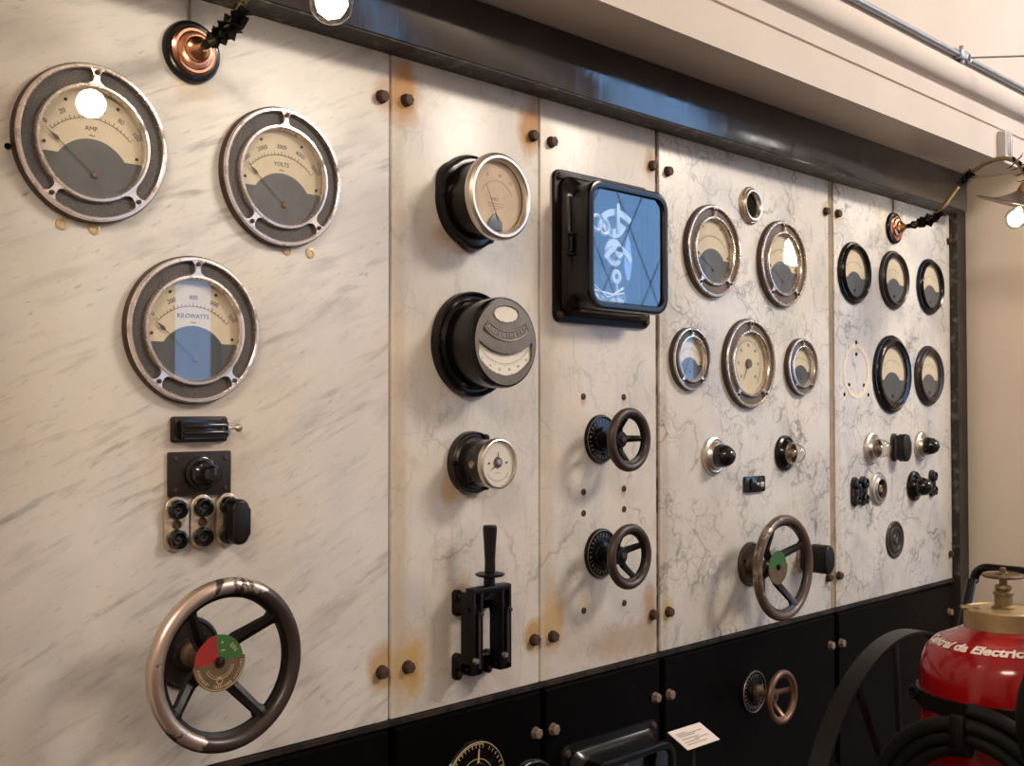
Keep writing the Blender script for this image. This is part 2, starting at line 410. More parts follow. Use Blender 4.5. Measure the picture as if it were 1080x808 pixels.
# ------------------------------------------------------------------ marble panels, battens, skirts, frame
S = {
 'P1': [(1.60, 2.252, .03, .045, .55), (1.600, .968, .045, .060, .8, (.50, .28, .09)), (1.13, 2.17, .055, .02, .35, (.62, .45, .18)), (1.32, 1.31, .10, .08, .12, (.62, .42, .22)),
        (1.14, 1.42, .12, .14, .22, (.55, .40, .25)), (1.20, 1.05, .25, .3, .10, (.5, .4, .3))],
 'P2': [(1.660, 2.268, .050, .080, .95), (2.081, 2.262, .045, .080, .9), (1.672, .960, .060, .075, .85, (.56, .34, .10)), (2.088, .972, .034, .048, .85, (.5, .28, .07)),
        (1.845, 1.11, .035, .045, .5, (.5, .3, .12)), (1.80, 1.36, .03, .05, .5, (.5, .28, .1)), (1.85, 1.345, .09, .03, .4, (.5, .33, .12)), (1.80, 1.96, .05, .03, .5, (.4, .2, .08)), (1.85, 1.93, .04, .015, .5, (.4, .2, .08)), (1.645, 1.6, .022, .8, .35, (.50, .37, .25)), (1.64, 1.2, .04, .5, .3, (.55, .42, .28))],
 'P3': [(2.156, 2.262, .03, .03, .4), (2.580, 2.250, .028, .045, .7), (2.160, .998, .046, .085, .8, (.60, .38, .14)), (2.57, .985, .03, .06, .6), (2.47, .905, .14, .055, .5, (.42, .25, .13)), (2.575, .93, .05, .12, .45, (.40, .26, .15)), (2.284, 1.03, .022, .03, .4, (.6, .4, .15)), (2.14, 1.6, .03, .8, .28, (.5, .38, .26)), (2.3, .93, .2, .05, .25, (.45, .3, .2)),
        (2.284, 1.57, .012, .018, .5), (2.455, 1.572, .012, .018, .5), (2.283, 1.318, .012, .018, .5), (2.452, 1.318, .012, .018, .5)],
 'P4': [(2.657, .965, .034, .042, .65, (.62, .47, .14)), (2.66, 2.232, .015, .02, .3), (3.574, 2.243, .022, .03, .55, (.6, .38, .15)), (2.93, .925, .075, .055, .35, (.55, .42, .25)), (2.64, 1.3, .02, .6, .35, (.42, .30, .2)), (2.98, .99, .07, .12, .25, (.45, .38, .3))],
 'P5': [(3.662, 2.225, .025, .035, .6, (.68, .46, .2)), (4.06, 2.27, .12, .07, .35, (.75, .6, .36)), (3.66, .95, .03, .05, .35, (.5, .35, .2)), (3.655, 1.6, .02, .9, .25, (.5, .38, .26))],
}
zt, zb = 2.352, .850
PAN = [('P1', .62, 1.6165, 'fine', 'wide white marble panel with fine diagonal grey streaks, at far left'),
       ('P2', 1.6235, 2.109, 'soft', 'narrow marble panel carrying the three round black-cased meters'),
       ('P3', 2.116, 2.602, 'soft', 'narrow marble panel carrying the square recorder and two small handwheels'),
       ('P4', 2.620, 3.598, 'vein', 'wide veined marble panel with five iron-ringed gauges and a brown handwheel'),
       ('P5', 3.636, 4.60, 'vein', 'veined marble panel at the right end beside the black post')]
for (n, x0, x1, kind, lab) in PAN:
    m = marble('marble ' + n, kind, S[n])
    wbox('marble_panel', x0, x1, 0, .035, zb, zt, m, bev=.003, label=lab, cat='marble panel')
wbox('batten', 1.614, 1.626, .012, .030, zb, zt, 'brown', label='thin dark joint strip at the first seam from the left', cat='batten')
wbox('batten', 2.107, 2.118, .012, .030, zb, zt, 'brown', label='thin dark joint strip between the two narrow marble panels', cat='batten')
wbox('batten', 2.600, 2.622, .008, .030, zb, zt, 'brown', label='brown flaking joint strip just right of the square recorder', cat='batten')
wbox('batten', 3.5982, 3.6358, .006, .030, zb, zt, 'tan', label='broad tan joint strip left of the end panel', cat='batten')
SK = [(.62, 1.612, 'black slate skirt panel at far left under the fine-streaked marble'), (1.626, 2.106, 'black slate skirt panel holding the gold-scaled dial'),
      (2.120, 2.602, 'black slate skirt panel behind the low black recorder case'), (2.620, 3.603, 'black slate skirt panel carrying the small copper-brown handwheel'), (3.626, 4.555, 'black slate skirt panel at right behind the iron cart wheel')]
for (x0, x1, lab) in SK:
    mb = MB()
    w = (x1 - x0) / 2; h = .836; bv = .009
    lo = [(-w, .03, 0), (w, .03, 0), (w, .03, h), (-w, .03, h)]
    m1 = [(-w, .0, 0), (w, .0, 0), (w, .0, h), (-w, .0, h)]
    m2 = [(-w + bv * .6, -.012, bv), (w - bv * .6, -.012, bv), (w - bv * .6, -.012, h - bv), (-w + bv * .6, -.012, h - bv)]
    loft(mb, [lo, m1, m2], (True, True))
    tag(obj('slate_panel', mb, 'skirt', loc=((x0 + x1) / 2, 0, 0), smooth=False), lab, 'slate panel')
wbox('ledge_strip', .62, 4.60, -.008, .03, .8375, .8485, 'ledge', label='thin dark ledge strip running under all the marble panels', cat='ledge')
wbox('skirt_backing', .62, 4.66, .04, .05, 0, .85, 'hole', label='black backing board seen in the skirt joints', cat='backing board')
wbox('black_beam', .57, 4.575, -.086, .03, zt + .002, 2.503, 'beam', bev=.002, label='long glossy black beam along the top of the switchboard', cat='beam')
# beam underside has a rough rusty plate
mb = MB().box(-2.0, 2.0, -.041, .041, -.0015, .0015)
o = obj('soffit_plate', mb, 'beam_rough', loc=None, smooth=False); o.parent = bpy.data.objects['black_beam']; o.location = (0, -.013, -.0765)
mb = MB().box(4.603, 4.688, -.032, .03, 0, 2.500, .002)
M['post'] = simple('grey brown post paint', (.045, .037, .032), .4, spec=.35, var=.3, vs=8)
post = tag(obj('black_post', mb, 'post', smooth=False), 'vertical black post closing the right end of the switchboard', 'post')
mb = MB().box(4.600, 4.603, -.031, -.001, .85, 2.35); obj('edge_plate', mb, 'beam_rough', post, smooth=False)

# ------------------------------------------------------------------ bolts and holes
def hexbolt_mesh():
    mb = MB(); mb.lathe([(0, 0), (.0155, 0), (.0155, .003), (0, .003)], 20)
    mb.prism([(.0135 * math.cos(PI / 3 * i + .3), .0135 * math.sin(PI / 3 * i + .3)) for i in range(6)], .003, .016, bev=.0015)
    return mb
b0 = obj('hex_bolt', hexbolt_mesh(), 'bolt'); b0.rotation_euler = BR; bm_rust = b0.data
b1 = obj('hex_bolt', hexbolt_mesh(), 'bolt_tan'); b1.rotation_euler = BR; bm_tan = b1.data
bpy.data.objects.remove(b0); bpy.data.objects.remove(b1)
def bolt(X, Z, label, tan=False, off=0., s=1., group=None):
    o = bpy.data.objects.new('hex_bolt', bm_tan if tan else bm_rust); C.objects.link(o); o.rotation_euler = (PI / 2, random.uniform(0, 1), 0)
    o.location = (X, -off, Z); o.scale = (s, s, s); tag(o, label, 'bolt', group)
seam = ['first seam from the left', 'seam left of the square recorder', 'seam right of the square recorder', 'broad tan seam']
for k, (a, b) in enumerate(((1.592, 1.664), (2.086, 2.156), (2.584, 2.658), (3.577, 3.658))):
    zz = ((2.249, 2.255), (2.246, 2.242), (2.246, 2.241), (2.239, 2.241))[k]
    bolt(a, zz[0], 'rusty hex bolt at the top, just left of the ' + seam[k]); bolt(b, zz[1], 'rusty hex bolt at the top, just right of the ' + seam[k])
for k, (a, b) in enumerate(((1.596, 1.671), (2.089, 2.158), (2.581, 2.655), (3.576, 3.649))):
    bolt(a, .961, 'rusty hex bolt at the marble foot, left of the ' + seam[k]); bolt(b, .960, 'rusty hex bolt at the marble foot, right of the ' + seam[k])
bolt(4.585, 2.242, 'rusty bolt at the upper right corner of the end panel', s=.9); bolt(4.575, .952, 'rusty bolt at the lower right corner of the end panel', s=.9)
for k, (a, b) in enumerate(((2.082, 2.147), (2.575, 2.641), (3.565, 3.640))):
    bolt(a, .730, 'tan bolt on black slate, left of the ' + seam[k + 1], True, .012); bolt(b, .727, 'tan bolt on black slate, right of the ' + seam[k + 1], True, .012)
bolt(4.530, .722, 'tan hex bolt at the upper right corner of the last black skirt panel', True, .012)
bolt(1.655, .700, 'tan hex bolt on black slate below the first seam, at picture bottom', True, .012)
def hole(X, Z, label, r=.0055, mat='hole', group=None, name='screw_hole'):
    mb = MB().lathe([(0, .0012), (r * .55, .0012), (r * .6, .0028), (r, .002), (r * 1.05, 0)], 14)
    o = obj(name, mb, mat); o.location = (X, 0, Z); o.rotation_euler = BR; tag(o, label, 'hole' if name == 'screw_hole' else 'screw', group)
hole(.770, 2.000, 'small dark hole in the marble left of the big ammeter')
for (X, Z, l) in ((.866, 1.877, 'yellow brass plug under the large 0 to 100 gauge, left one'), (.926, 1.875, 'yellow brass plug under the large 0 to 100 gauge, right one'), (1.343, 1.878, 'yellow brass plug under the volt gauge, left one'), (1.401, 1.877, 'yellow brass plug under the volt gauge, right one')):
    hole(X, Z, l, .011, 'gold_paint', name='brass_plug')
rows = [('above the upper small handwheel', 1.58), ('first row below the upper small handwheel', 1.3255), ('just above the lower small handwheel', 1.269), ('below the lower small handwheel', 1.01)]
for (l, z) in rows:
    for (X, sd) in ((2.283, 'left'), (2.454, 'right')): hole(X, z, 'rusty screw, %s one, %s' % (sd, l), .0085, 'bolt', name='rusty_screw')

# ------------------------------------------------------------------ gauges
def hump(Ri, c, r, ys, n=24):
    """outline of the dark lower dial: level shoulders with a round hump"""
    hx = math.sqrt(r * r - (ys - c) ** 2); ax = math.sqrt(Ri * Ri - ys * ys)
    a0 = math.atan2(ys - c, hx); pts = [(r * math.cos(a0 + (PI - 2 * a0) * i / n), c + r * math.sin(a0 + (PI - 2 * a0) * i / n)) for i in range(n + 1)]
    b0 = math.atan2(ys, -ax); b1 = math.atan2(ys, ax) + 2 * PI
    if b0 < 0: b0 += 2 * PI
    pts += [(Ri * math.cos(b0 + (b1 - b0) * i / n), Ri * math.sin(b0 + (b1 - b0) * i / n)) for i in range(n + 1)]
    return pts
def needle(mb, px, py, ang, L, w, z, diamond=True):
    d = Vector((math.cos(ang), math.sin(ang))); n = Vector((-d.y, d.x)); p = Vector((px, py))
    q = lambda s, t: tuple(p + d * s * L + n * t * w)
    if diamond: pts = [q(-.08, -.5), q(.70, -.35), q(.76, -2.2), q(.88, -.4), q(1, 0), q(.88, .4), q(.76, 2.2), q(.70, .35), q(-.08, .5)]
    else: pts = [q(-.15, -.8), q(1, -.2), q(1, .2), q(-.15, .8)]
    mb.prism(pts, z, z + .0006)
def ticks(mb, cx, cy, r0, r1, a0, a1, n, w, z, long=0, arc=True):
    for i in range(n + 1):
        a = a0 + (a1 - a0) * i / n; k = 1.6 if long and i % long == 0 else 1.
        d = Vector((math.cos(a), math.sin(a))); m_ = Vector((-d.y, d.x)) * w / 2; c = Vector((cx, cy))
        e = r0 + (r1 - r0) * k
        mb.prism([tuple(c + d * r0 - m_), tuple(c + d * e - m_), tuple(c + d * e + m_), tuple(c + d * r0 + m_)], z, z + .0003)
    if arc:
        k = 30; pts = [(cx + r0 * math.cos(a0 + (a1 - a0) * i / k), cy + r0 * math.sin(a0 + (a1 - a0) * i / k)) for i in range(k + 1)]
        pts += [(cx + (r0 + w) * math.cos(a1 + (a0 - a1) * i / k), cy + (r0 + w) * math.sin(a1 + (a0 - a1) * i / k)) for i in range(k + 1)]
        mb.prism(pts, z, z + .0003)
D = math.radians
def ring_gauge(name, label, X, Z, R, marks, title, metal='chrome', fill='crackle', na=140, full=False, low=False, dialmat='dial'):
    t = thing(name, label, 'gauge', X, Z)
    Ri = .675 * R; h = .021
    obj('outer_band', MB().lathe([(R * 1.0, 0), (R * 1.0, h * .55), (R * .992, h * .72), (R * .975, h * .80), (R * .965, h * .80)], 72), 'band_dark', t)
    mb = MB().lathe([(R * .985, h * .70), (R * .980, h * .86), (R * .968, h * .96), (R * .935, h * .98), (R * .920, h * .90), (R * .916, h * .5)], 72)
    mb.lathe([(R * .750, h * .5), (R * .747, h * .85), (R * .732, h * 1.02), (R * .70, h * 1.04), (R * .685, h * .9), (Ri, h * .7), (Ri, .003)], 72)
    for a in (89, 232, 311):
        a = D(a); u = Vector((math.cos(a), math.sin(a))); v = Vector((-u.y, u.x))
        pr = [(.945, -.14), (.91, -.075), (.87, -.045), (.80, -.036), (.76, -.055), (.728, -.11), (.728, .11), (.76, .055), (.80, .036), (.87, .045), (.91, .075), (.945, .14)]
        mb.prism([tuple((u * p + v * q) * R) for p, q in pr], h * .45, h * .95)
    obj('bezel', mb, metal, t)
    mb = MB().lathe([(R * .94, h * .3), (R * .935, h * .60), (R * .73, h * .60), (R * .725, h * .3)], 64); obj('ring_infill', mb, fill, t)
    for a in (89, 232, 311):
        a = D(a); mb = MB().lathe([(0, h * 1.16), (R * .026, h * 1.14), (R * .034, h * .9)], 12, R * .885 * math.cos(a), R * .885 * math.sin(a)); obj('screw', mb, 'bolt', t)
    mb = MB().lathe([(0, .005), (Ri * 1.01, .005), (Ri * 1.01, .002)], 48); obj('dial', mb, dialmat, t)
    if not full:
        mb = MB().prism(hump(Ri * .998, -.457 * R, .517 * R, -.17 * R), .0052, .0066); obj('lower_mask', mb, 'dark_dial', t)
    mk = MB(); z = .0053
    if full:
        ticks(mk, 0, 0, R * .50, R * .56, D(225), D(-45), 40, R * .008, z, 5)
        for k, a in enumerate(range(225, -46, -45)): mk.text(str(k * 10), R * .10, R * .40 * math.cos(D(a)), R * .40 * math.sin(D(a)), z)
        for (x, y) in ((-.28, .30), (.28, .30), (.28, -.30), (-.28, -.30)): mk.lathe([(0, .0009), (R * .014, .0008), (R * .016, 0)], 8, x * R, y * R, z)
        obj('scale', mk, 'ink_grey', t)
        mb = MB(); needle(mb, 0, 0, D(238), R * .42, R * .022, .0085, False); obj('needle', mb, 'ink', t)
        mb = MB().lathe([(0, .012), (R * .095, .0115), (R * .11, .0055)], 24); obj('centre_boss', mb, 'brass_plate', t)
    else:
        cx, cy, r = 0, -.38 * R, .70 * R
        ticks(mk, cx, cy, r, r + R * .035, D(136), D(44), 20 if R > .12 else 10, R * .007, z, 5 if R > .12 else 0)
        n = len(marks)
        for i, s in enumerate(marks):
            a = D(136 - 92 * i / max(1, n - 1)); rr = r + R * .12
            mk.text(s, R * .088, cx + rr * math.cos(a), cy + rr * math.sin(a), z, a - PI / 2)
        if title: mk.text(title, R * .085, 0, .19 * R, z); mk.text('~', R * .14, 0, .11 * R, z)
        obj('scale', mk, 'ink' if R > .12 and title else 'ink_grey', t)
        for (x, y) in ((-.34, .50), (.34, .50), (-.60, -.06), (.60, -.10)):
            mb = MB().lathe([(0, .0075), (R * .018, .007), (R * .022, .005)], 10, x * R, y * R); obj('dial_screw', mb, 'bolt', t)
        mb = MB(); needle(mb, .03 * R, -.39 * R, D(na), R * .82, R * .012, .0085); obj('needle', mb, 'ink', t)
        mb = MB().lathe([(0, .0110), (R * .03, .0105), (R * .05, .0066)], 16, .03 * R, -.39 * R); obj('pivot', mb, 'brass_plate' if not low else 'dark_dial', t)
    mb = MB().lathe([(0, h * .66), (Ri, h * .655)], 48); obj('glass_cover', mb, 'glass', t)
    return t
ring_gauge('ammeter', 'large round iron-ringed gauge at top left reading 0 to 100', .918, 2.028, .145, ['0', '20', '40', '60', '80', '100'], 'AMP.', na=141)
ring_gauge('voltmeter', 'large iron-ringed gauge marked VOLTS, scale to 5000', 1.325, 2.026, .145, ['1000', '2000', '3000', '4000', '5000'], 'VOLTS', na=139)
ring_gauge('wattmeter', 'large iron-ringed kilowatt gauge below the two top left gauges', 1.124, 1.699, .144, ['0', '200', '400', '600', '700'], 'KILOWATTS', na=140)
ring_gauge('gauge', 'bronze-rimmed oval-looking gauge just right of the square recorder', 2.876, 2.028, .142, ['0', '', '', ''], '', 'bronze', 'crackle_brown', na=150)
ring_gauge('gauge', 'bronze-rimmed gauge below and right of the small open ring', 3.277, 2.026, .143, ['0', '', '', ''], '', 'bronze', 'crackle_brown', na=150)
ring_gauge('gauge', 'small nickel-rimmed gauge, leftmost of the middle row of three', 2.757, 1.695, .094, ['', ''], '', 'chrome', 'crackle', na=150)
ring_gauge('gauge', 'large bronze-rimmed gauge with full cream dial and lower-left needle', 3.074, 1.691, .142, [], '', 'bronze', 'crackle_brown', full=True)
ring_gauge('gauge', 'small nickel-rimmed gauge right of the full cream dial gauge', 3.393, 1.689, .096, ['', ''], '', 'chrome', 'crackle_brown', na=150)

def plain_gauge(label, X, Z, R, mat, thick=.24, flange=0.):
    t = thing('gauge', label, 'gauge', X, Z)
    h = .024; Ri = R * (1 - thick)
    mb = MB().lathe([(R, 0), (R, h * .3), (R * .97, h * .5), (R * .93, h * .55), (R * .91, h * .8), (R * .86, h), (R * .83, h * .9), (Ri * 1.02, h * .75), (Ri, h * .6), (Ri, .003)], 60); obj('bezel', mb, mat, t)
    if flange:
        for a in (90, 210, 330):
            mb = MB().lathe([(0, h * .66), (R * .03, h * .64), (R * .04, h * .5)], 10, R * .955 * math.cos(D(a)), R * .955 * math.sin(D(a))); obj('screw', mb, 'bolt', t)
    mb = MB().lathe([(0, .005), (Ri * 1.01, .005), (Ri * 1.01, .002)], 40); obj('dial', mb, 'dial', t)
    mb = MB().prism(hump(Ri * .998, -.50 * R, .55 * R, -.15 * R), .0052, .0066); obj('lower_mask', mb, 'dark_dial', t)
    mk = MB(); ticks(mk, 0, -.4 * R, R * .75, R * .79, D(128), D(52), 10, R * .008, .0053); obj('scale', mk, 'ink_grey', t)
    mb = MB().lathe([(0, .011), (R * .03, .0105), (R * .05, .0066)], 12, 0, -.56 * R); obj('pivot', mb, 'hole', t)
    mb = MB().lathe([(0, h * .6), (Ri, h * .6)], 40); obj('glass_cover', mb, 'glass', t)
    return t
plain_gauge('black-rimmed gauge, upper left of the end panel', 3.772, 2.039, .113, 'black')
plain_gauge('brown-rimmed gauge below the lamp rosette on the end panel', 4.083, 2.039, .112, 'black_brown')
plain_gauge('black-rimmed gauge, upper right of the end panel beside the post', 4.398, 2.038, .112, 'black')
plain_gauge('largest black-rimmed gauge of the end panel, in the second row', 4.062, 1.679, .148, 'black', .30, 1)
plain_gauge('black-rimmed gauge in the second row beside the black post', 4.380, 1.680, .120, 'black_brown', .29, 1)

# missing gauge: gasket residue with holes
t = thing('gasket_residue', 'cream ring of old gasket where a gauge is missing on the end panel', 'residue', 3.793, 1.684)
mb = MB(); n = 60; rows = []
rnd = random.Random(3); ro = [.100 + rnd.uniform(-.005, .004) for _ in range(n)]; ri = [.082 + rnd.uniform(-.004, .004) for _ in range(n)]
vo = []; vi = []
for i in range(n):
    a = 2 * PI * i / n; c, s_ = math.cos(a), math.sin(a)
    vo.append(mb.b.verts.new((ro[i] * c, ro[i] * s_, .0012))); vi.append(mb.b.verts.new((ri[i] * c, ri[i] * s_, .0012)))
for i in range(n): mb.b.faces.new((vo[i], vo[(i + 1) % n], vi[(i + 1) % n], vi[i]))
obj('residue_ring', mb, 'residue', t, smooth=False)
for (x, y) in ((.0, .105), (-.09, -.085), (.09, -.085), (0, .062), (-.055, -.05), (.055, -.05)):
    obj('screw_hole', MB().lathe([(0, .001), (.007, .0012), (.0075, 0)], 12, x, y), 'hole', t)

# ------------------------------------------------------------------ surface-mounted meters of the second panel
def drum(t, Rb, Rf, off, matb='black', lug=False, chip=False):
    mb = MB()
    if lug:
        n = 72; r = [Rb * (1.0 + .07 * max(0, math.cos(3 * (2 * PI * i / n) - D(90)) - .45) / .55) for i in range(n)]
        loft(mb, [[(r[i] * k * math.cos(2 * PI * i / n), r[i] * k * math.sin(2 * PI * i / n), z) for i in range(n)] for k, z in ((1, 0), (1, .010), (.96, .020), (.93, .022), (.86, .024), (.3, .024))], (True, True))
    else:
        mb.lathe([(Rb, 0), (Rb, .010), (Rb * .985, .018), (Rb * .95, .021), (Rb * .90, .016), (Rb * .86, .016), (Rb * .8, .022), (Rf * .5, .022)], 64)
    obj('base_flange', mb, matb, t)
    for a in (180, 300, 60):
        mb = MB().lathe([(0, .026), (.006, .025), (.008, .018)], 10, Rb * .92 * math.cos(D(a)), Rb * .92 * math.sin(D(a))); obj('screw', mb, 'black_iron', t)
t = thing('voltmeter', 'topmost round meter with a nickel rim and deep black case, left of the recorder', 'gauge', 1.867, 2.047)
drum(t, .113, .09, .11, 'black', True)
Rf = .102; mb = MB().lathe([(.094, .015), (.094, .085), (.096, .092)], 64); obj('case', mb, 'black', t)
mb = MB().lathe([(.096, .090), (.103, .091), (.104, .098), (.102, .106), (.096, .111), (.090, .111), (.086, .106), (.084, .096)], 72); obj('bezel', mb, 'nickel', t)
mb = MB().lathe([(0, .092), (.0845, .092)], 48); obj('dial', mb, 'dial_pink', t)
mk = MB(); ticks(mk, .0, -.02, .058, .060, D(150), D(30), 8, .0008, .0922)
mk.text('10', .011, .01, .052, .0922); mk.text('5', .011, -.03, .050, .0922, .3); mk.text('15', .011, .045, .038, .0922, -.6); mk.text('VOLT', .010, -.008, -.006, .0922)
for k, w in enumerate((.050, .046, .024)): mk.box(-.012 - w / 2 + .01, -.012 + w / 2 + .01, -.0165 - .006 * k, -.0155 - .006 * k, .0922, .0925)
obj('scale', mk, 'ink_grey', t)
mb = MB().prism([(-.035, -.072), (-.028, -.058), (-.020, -.048), (-.008, -.040), (.0, -.044), (.008, -.052), (.014, -.060), (.014, -.080), (-.02, -.080)], .0925, .097, bev=.001); obj('lower_mask', mb, simple('blue grey movement cover', (.10, .125, .15), .35), t)
mb = MB(); needle(mb, -.006, -.044, D(116), .080, .0014, .0975, False); obj('needle', mb, 'ink', t)
obj('glass_cover', MB().lathe([(0, .1018), (.0865, .1015)], 48), 'glass', t)

t = thing('ammeter', 'large dark round meter with an oval window above a crescent scale', 'gauge', 1.869, 1.702)
drum(t, .128, .10, .12)
mb = MB().lathe([(.100, .015), (.104, .05), (.107, .100), (.107, .112), (.104, .119), (.099, .121)], 72); obj('case', mb, 'black', t)
# cast front plate with oval window and crescent opening
face = simple('patinated cast front', (.21, .175, .14), .42, .35, var=.3, vs=25, bump=.15); M['cast'] = face
def inhole(x, y):
    if (x / .040) ** 2 + ((y - .066) / .0185) ** 2 < 1: return True
    return math.hypot(x, y - .119) > .145 and math.hypot(x, y - .036) < .113 and abs(x) < .088 and math.hypot(x, y) < .0935
mb = MB(); rings = 44; seg = 128; grid = []
for i in range(rings + 1):
    r = .100 * i / rings
    grid.append([mb.b.verts.new((r * math.cos(2 * PI * k / seg), r * math.sin(2 * PI * k / seg), .121 + .003 * (1 - (r / .1) ** 2))) for k in range(seg)] if i else [mb.b.verts.new((0, 0, .124))])
for i in range(rings):
    for k in range(seg):
        q = (grid[0][0], grid[1][k], grid[1][(k + 1) % seg]) if i == 0 else (grid[i][k], grid[i + 1][k], grid[i + 1][(k + 1) % seg], grid[i][(k + 1) % seg])
        c = sum((v.co for v in q), Vector()) / len(q)
        if not inhole(c.x, c.y): mb.b.faces.new(q)
be = [e for e in mb.b.edges if len(e.link_faces) == 1]
ex = bmesh.ops.extrude_edge_only(mb.b, edges=be)
for v in [g for g in ex['geom'] if isinstance(g, bmesh.types.BMVert)]: v.co.z -= .008
bmesh.ops.delete(mb.b, geom=[v for v in mb.b.verts if not v.link_faces], context='VERTS')
fp = obj('front_plate', mb, face, t, ang=.9)
mb = MB(); mb.torus(1., .06, seg=48, ms=8, mat=Matrix.Translation((0, .066, .1225)) @ Matrix.Diagonal((.0425, .0205, .030, 1))); obj('window_rim', mb, face, fp)
obj('upper_window', MB().lathe([(0, .1215), (.0415, .1215)], 32, 0, .066, sy=.48), 'dial_white', t)
mb = MB().sector(.060, .150, D(205), D(335), -.0, .002)
for v in list(mb.b.verts):
    if math.hypot(v.co.x, v.co.y + .055) > .102:
        q = Vector((v.co.x, v.co.y + .055, 0)).normalized() * .102; v.co.x = q.x; v.co.y = q.y - .055
for v in mb.b.verts: v.co.y += .055; v.co.z += .113
obj('scale_card', mb, 'dial_white', t)
mk = MB(); ticks(mk, 0, .055, .104, .109, D(222), D(318), 24, .0007, .1152, 4)
for k, s in enumerate(('0', '10', '20', '30', '40', '50')):
    a = D(232 + 76 * k / 5); mk.text(s, .0085, .119 * math.cos(a), .055 + .119 * math.sin(a), .1152, a + PI / 2)
obj('scale', mk, 'ink_grey', t)
mb = MB().sector(.096, .117, D(231), D(309), 0, .0022, 30)
for v in mb.b.verts: v.co.y += .121; v.co.z += .1225
obj('name_plate', mb, 'cast', t)
mk = MB()
mk.tube([(.096 * math.cos(D(a)), .121 + .096 * math.sin(D(a)), .1255) for a in range(231, 310, 3)] + [(.117 * math.cos(D(a)), .121 + .117 * math.sin(D(a)), .1255) for a in range(309, 230, -3)], .0012, 6, closed=True)
W = 'AMPERIMETRO'
for k, ch in enumerate(W):
    a = D(235.5 + 69 * k / (len(W) - 1)); mk.text(ch, .0165, .1065 * math.cos(a), .121 + .1065 * math.sin(a), .1255, a + PI / 2, .0008)
obj('raised_lettering', mk, simple('rubbed raised letters', (.42, .34, .27), .4, .6), t)

t = thing('clock_gauge', 'small round gauge with white dial and chipped black case, lowest of the three deep meters', 'gauge', 1.868, 1.418)
drum(t, .0755, .06, .10, 'black_brown')
obj('case', MB().lathe([(.054, .015), (.056, .05), (.058, .090)], 56), worn('chipped black case', (.014, .010, .009), (.50, .38, .26), (.52, .55), 11., .25, .35), t)
obj('bezel', MB().lathe([(.057, .088), (.061, .089), (.061, .096), (.058, .101), (.055, .102), (.053, .098), (.053, .09)], 56), 'nickel', t)
obj('dial', MB().lathe([(0, .094), (.0535, .094)], 40), 'dial_white', t)
mk = MB(); ticks(mk, 0, 0, .040, .043, D(215), D(325), 12, .0006, .0942)
mk.box(-.008, .008, -.0225, -.0215, .0942, .0945); obj('scale', mk, 'ink_grey', t)
for sx in (-1, 1): obj('dial_screw', MB().lathe([(0, .097), (.0022, .0965), (.0025, .094)], 8, sx * .029, .002), 'ink', t)
obj('centre_boss', MB().lathe([(0, .099), (.008, .099), (.012, .0975), (.0135, .094)], 24, 0, .003), 'ink', t)
obj('boss_cap', MB().lathe([(0, .101), (.006, .1005), (.0075, .099)], 20, 0, .003), 'steel', t)
mb = MB(); needle(mb, 0, .003, D(217), .033, .0015, .0965, False); needle(mb, 0, .003, D(90), .026, .003, .0965, False); obj('needle', mb, 'ink', t)
obj('glass_cover', MB().lathe([(0, .0978), (.0535, .0975)], 40), 'glass', t)

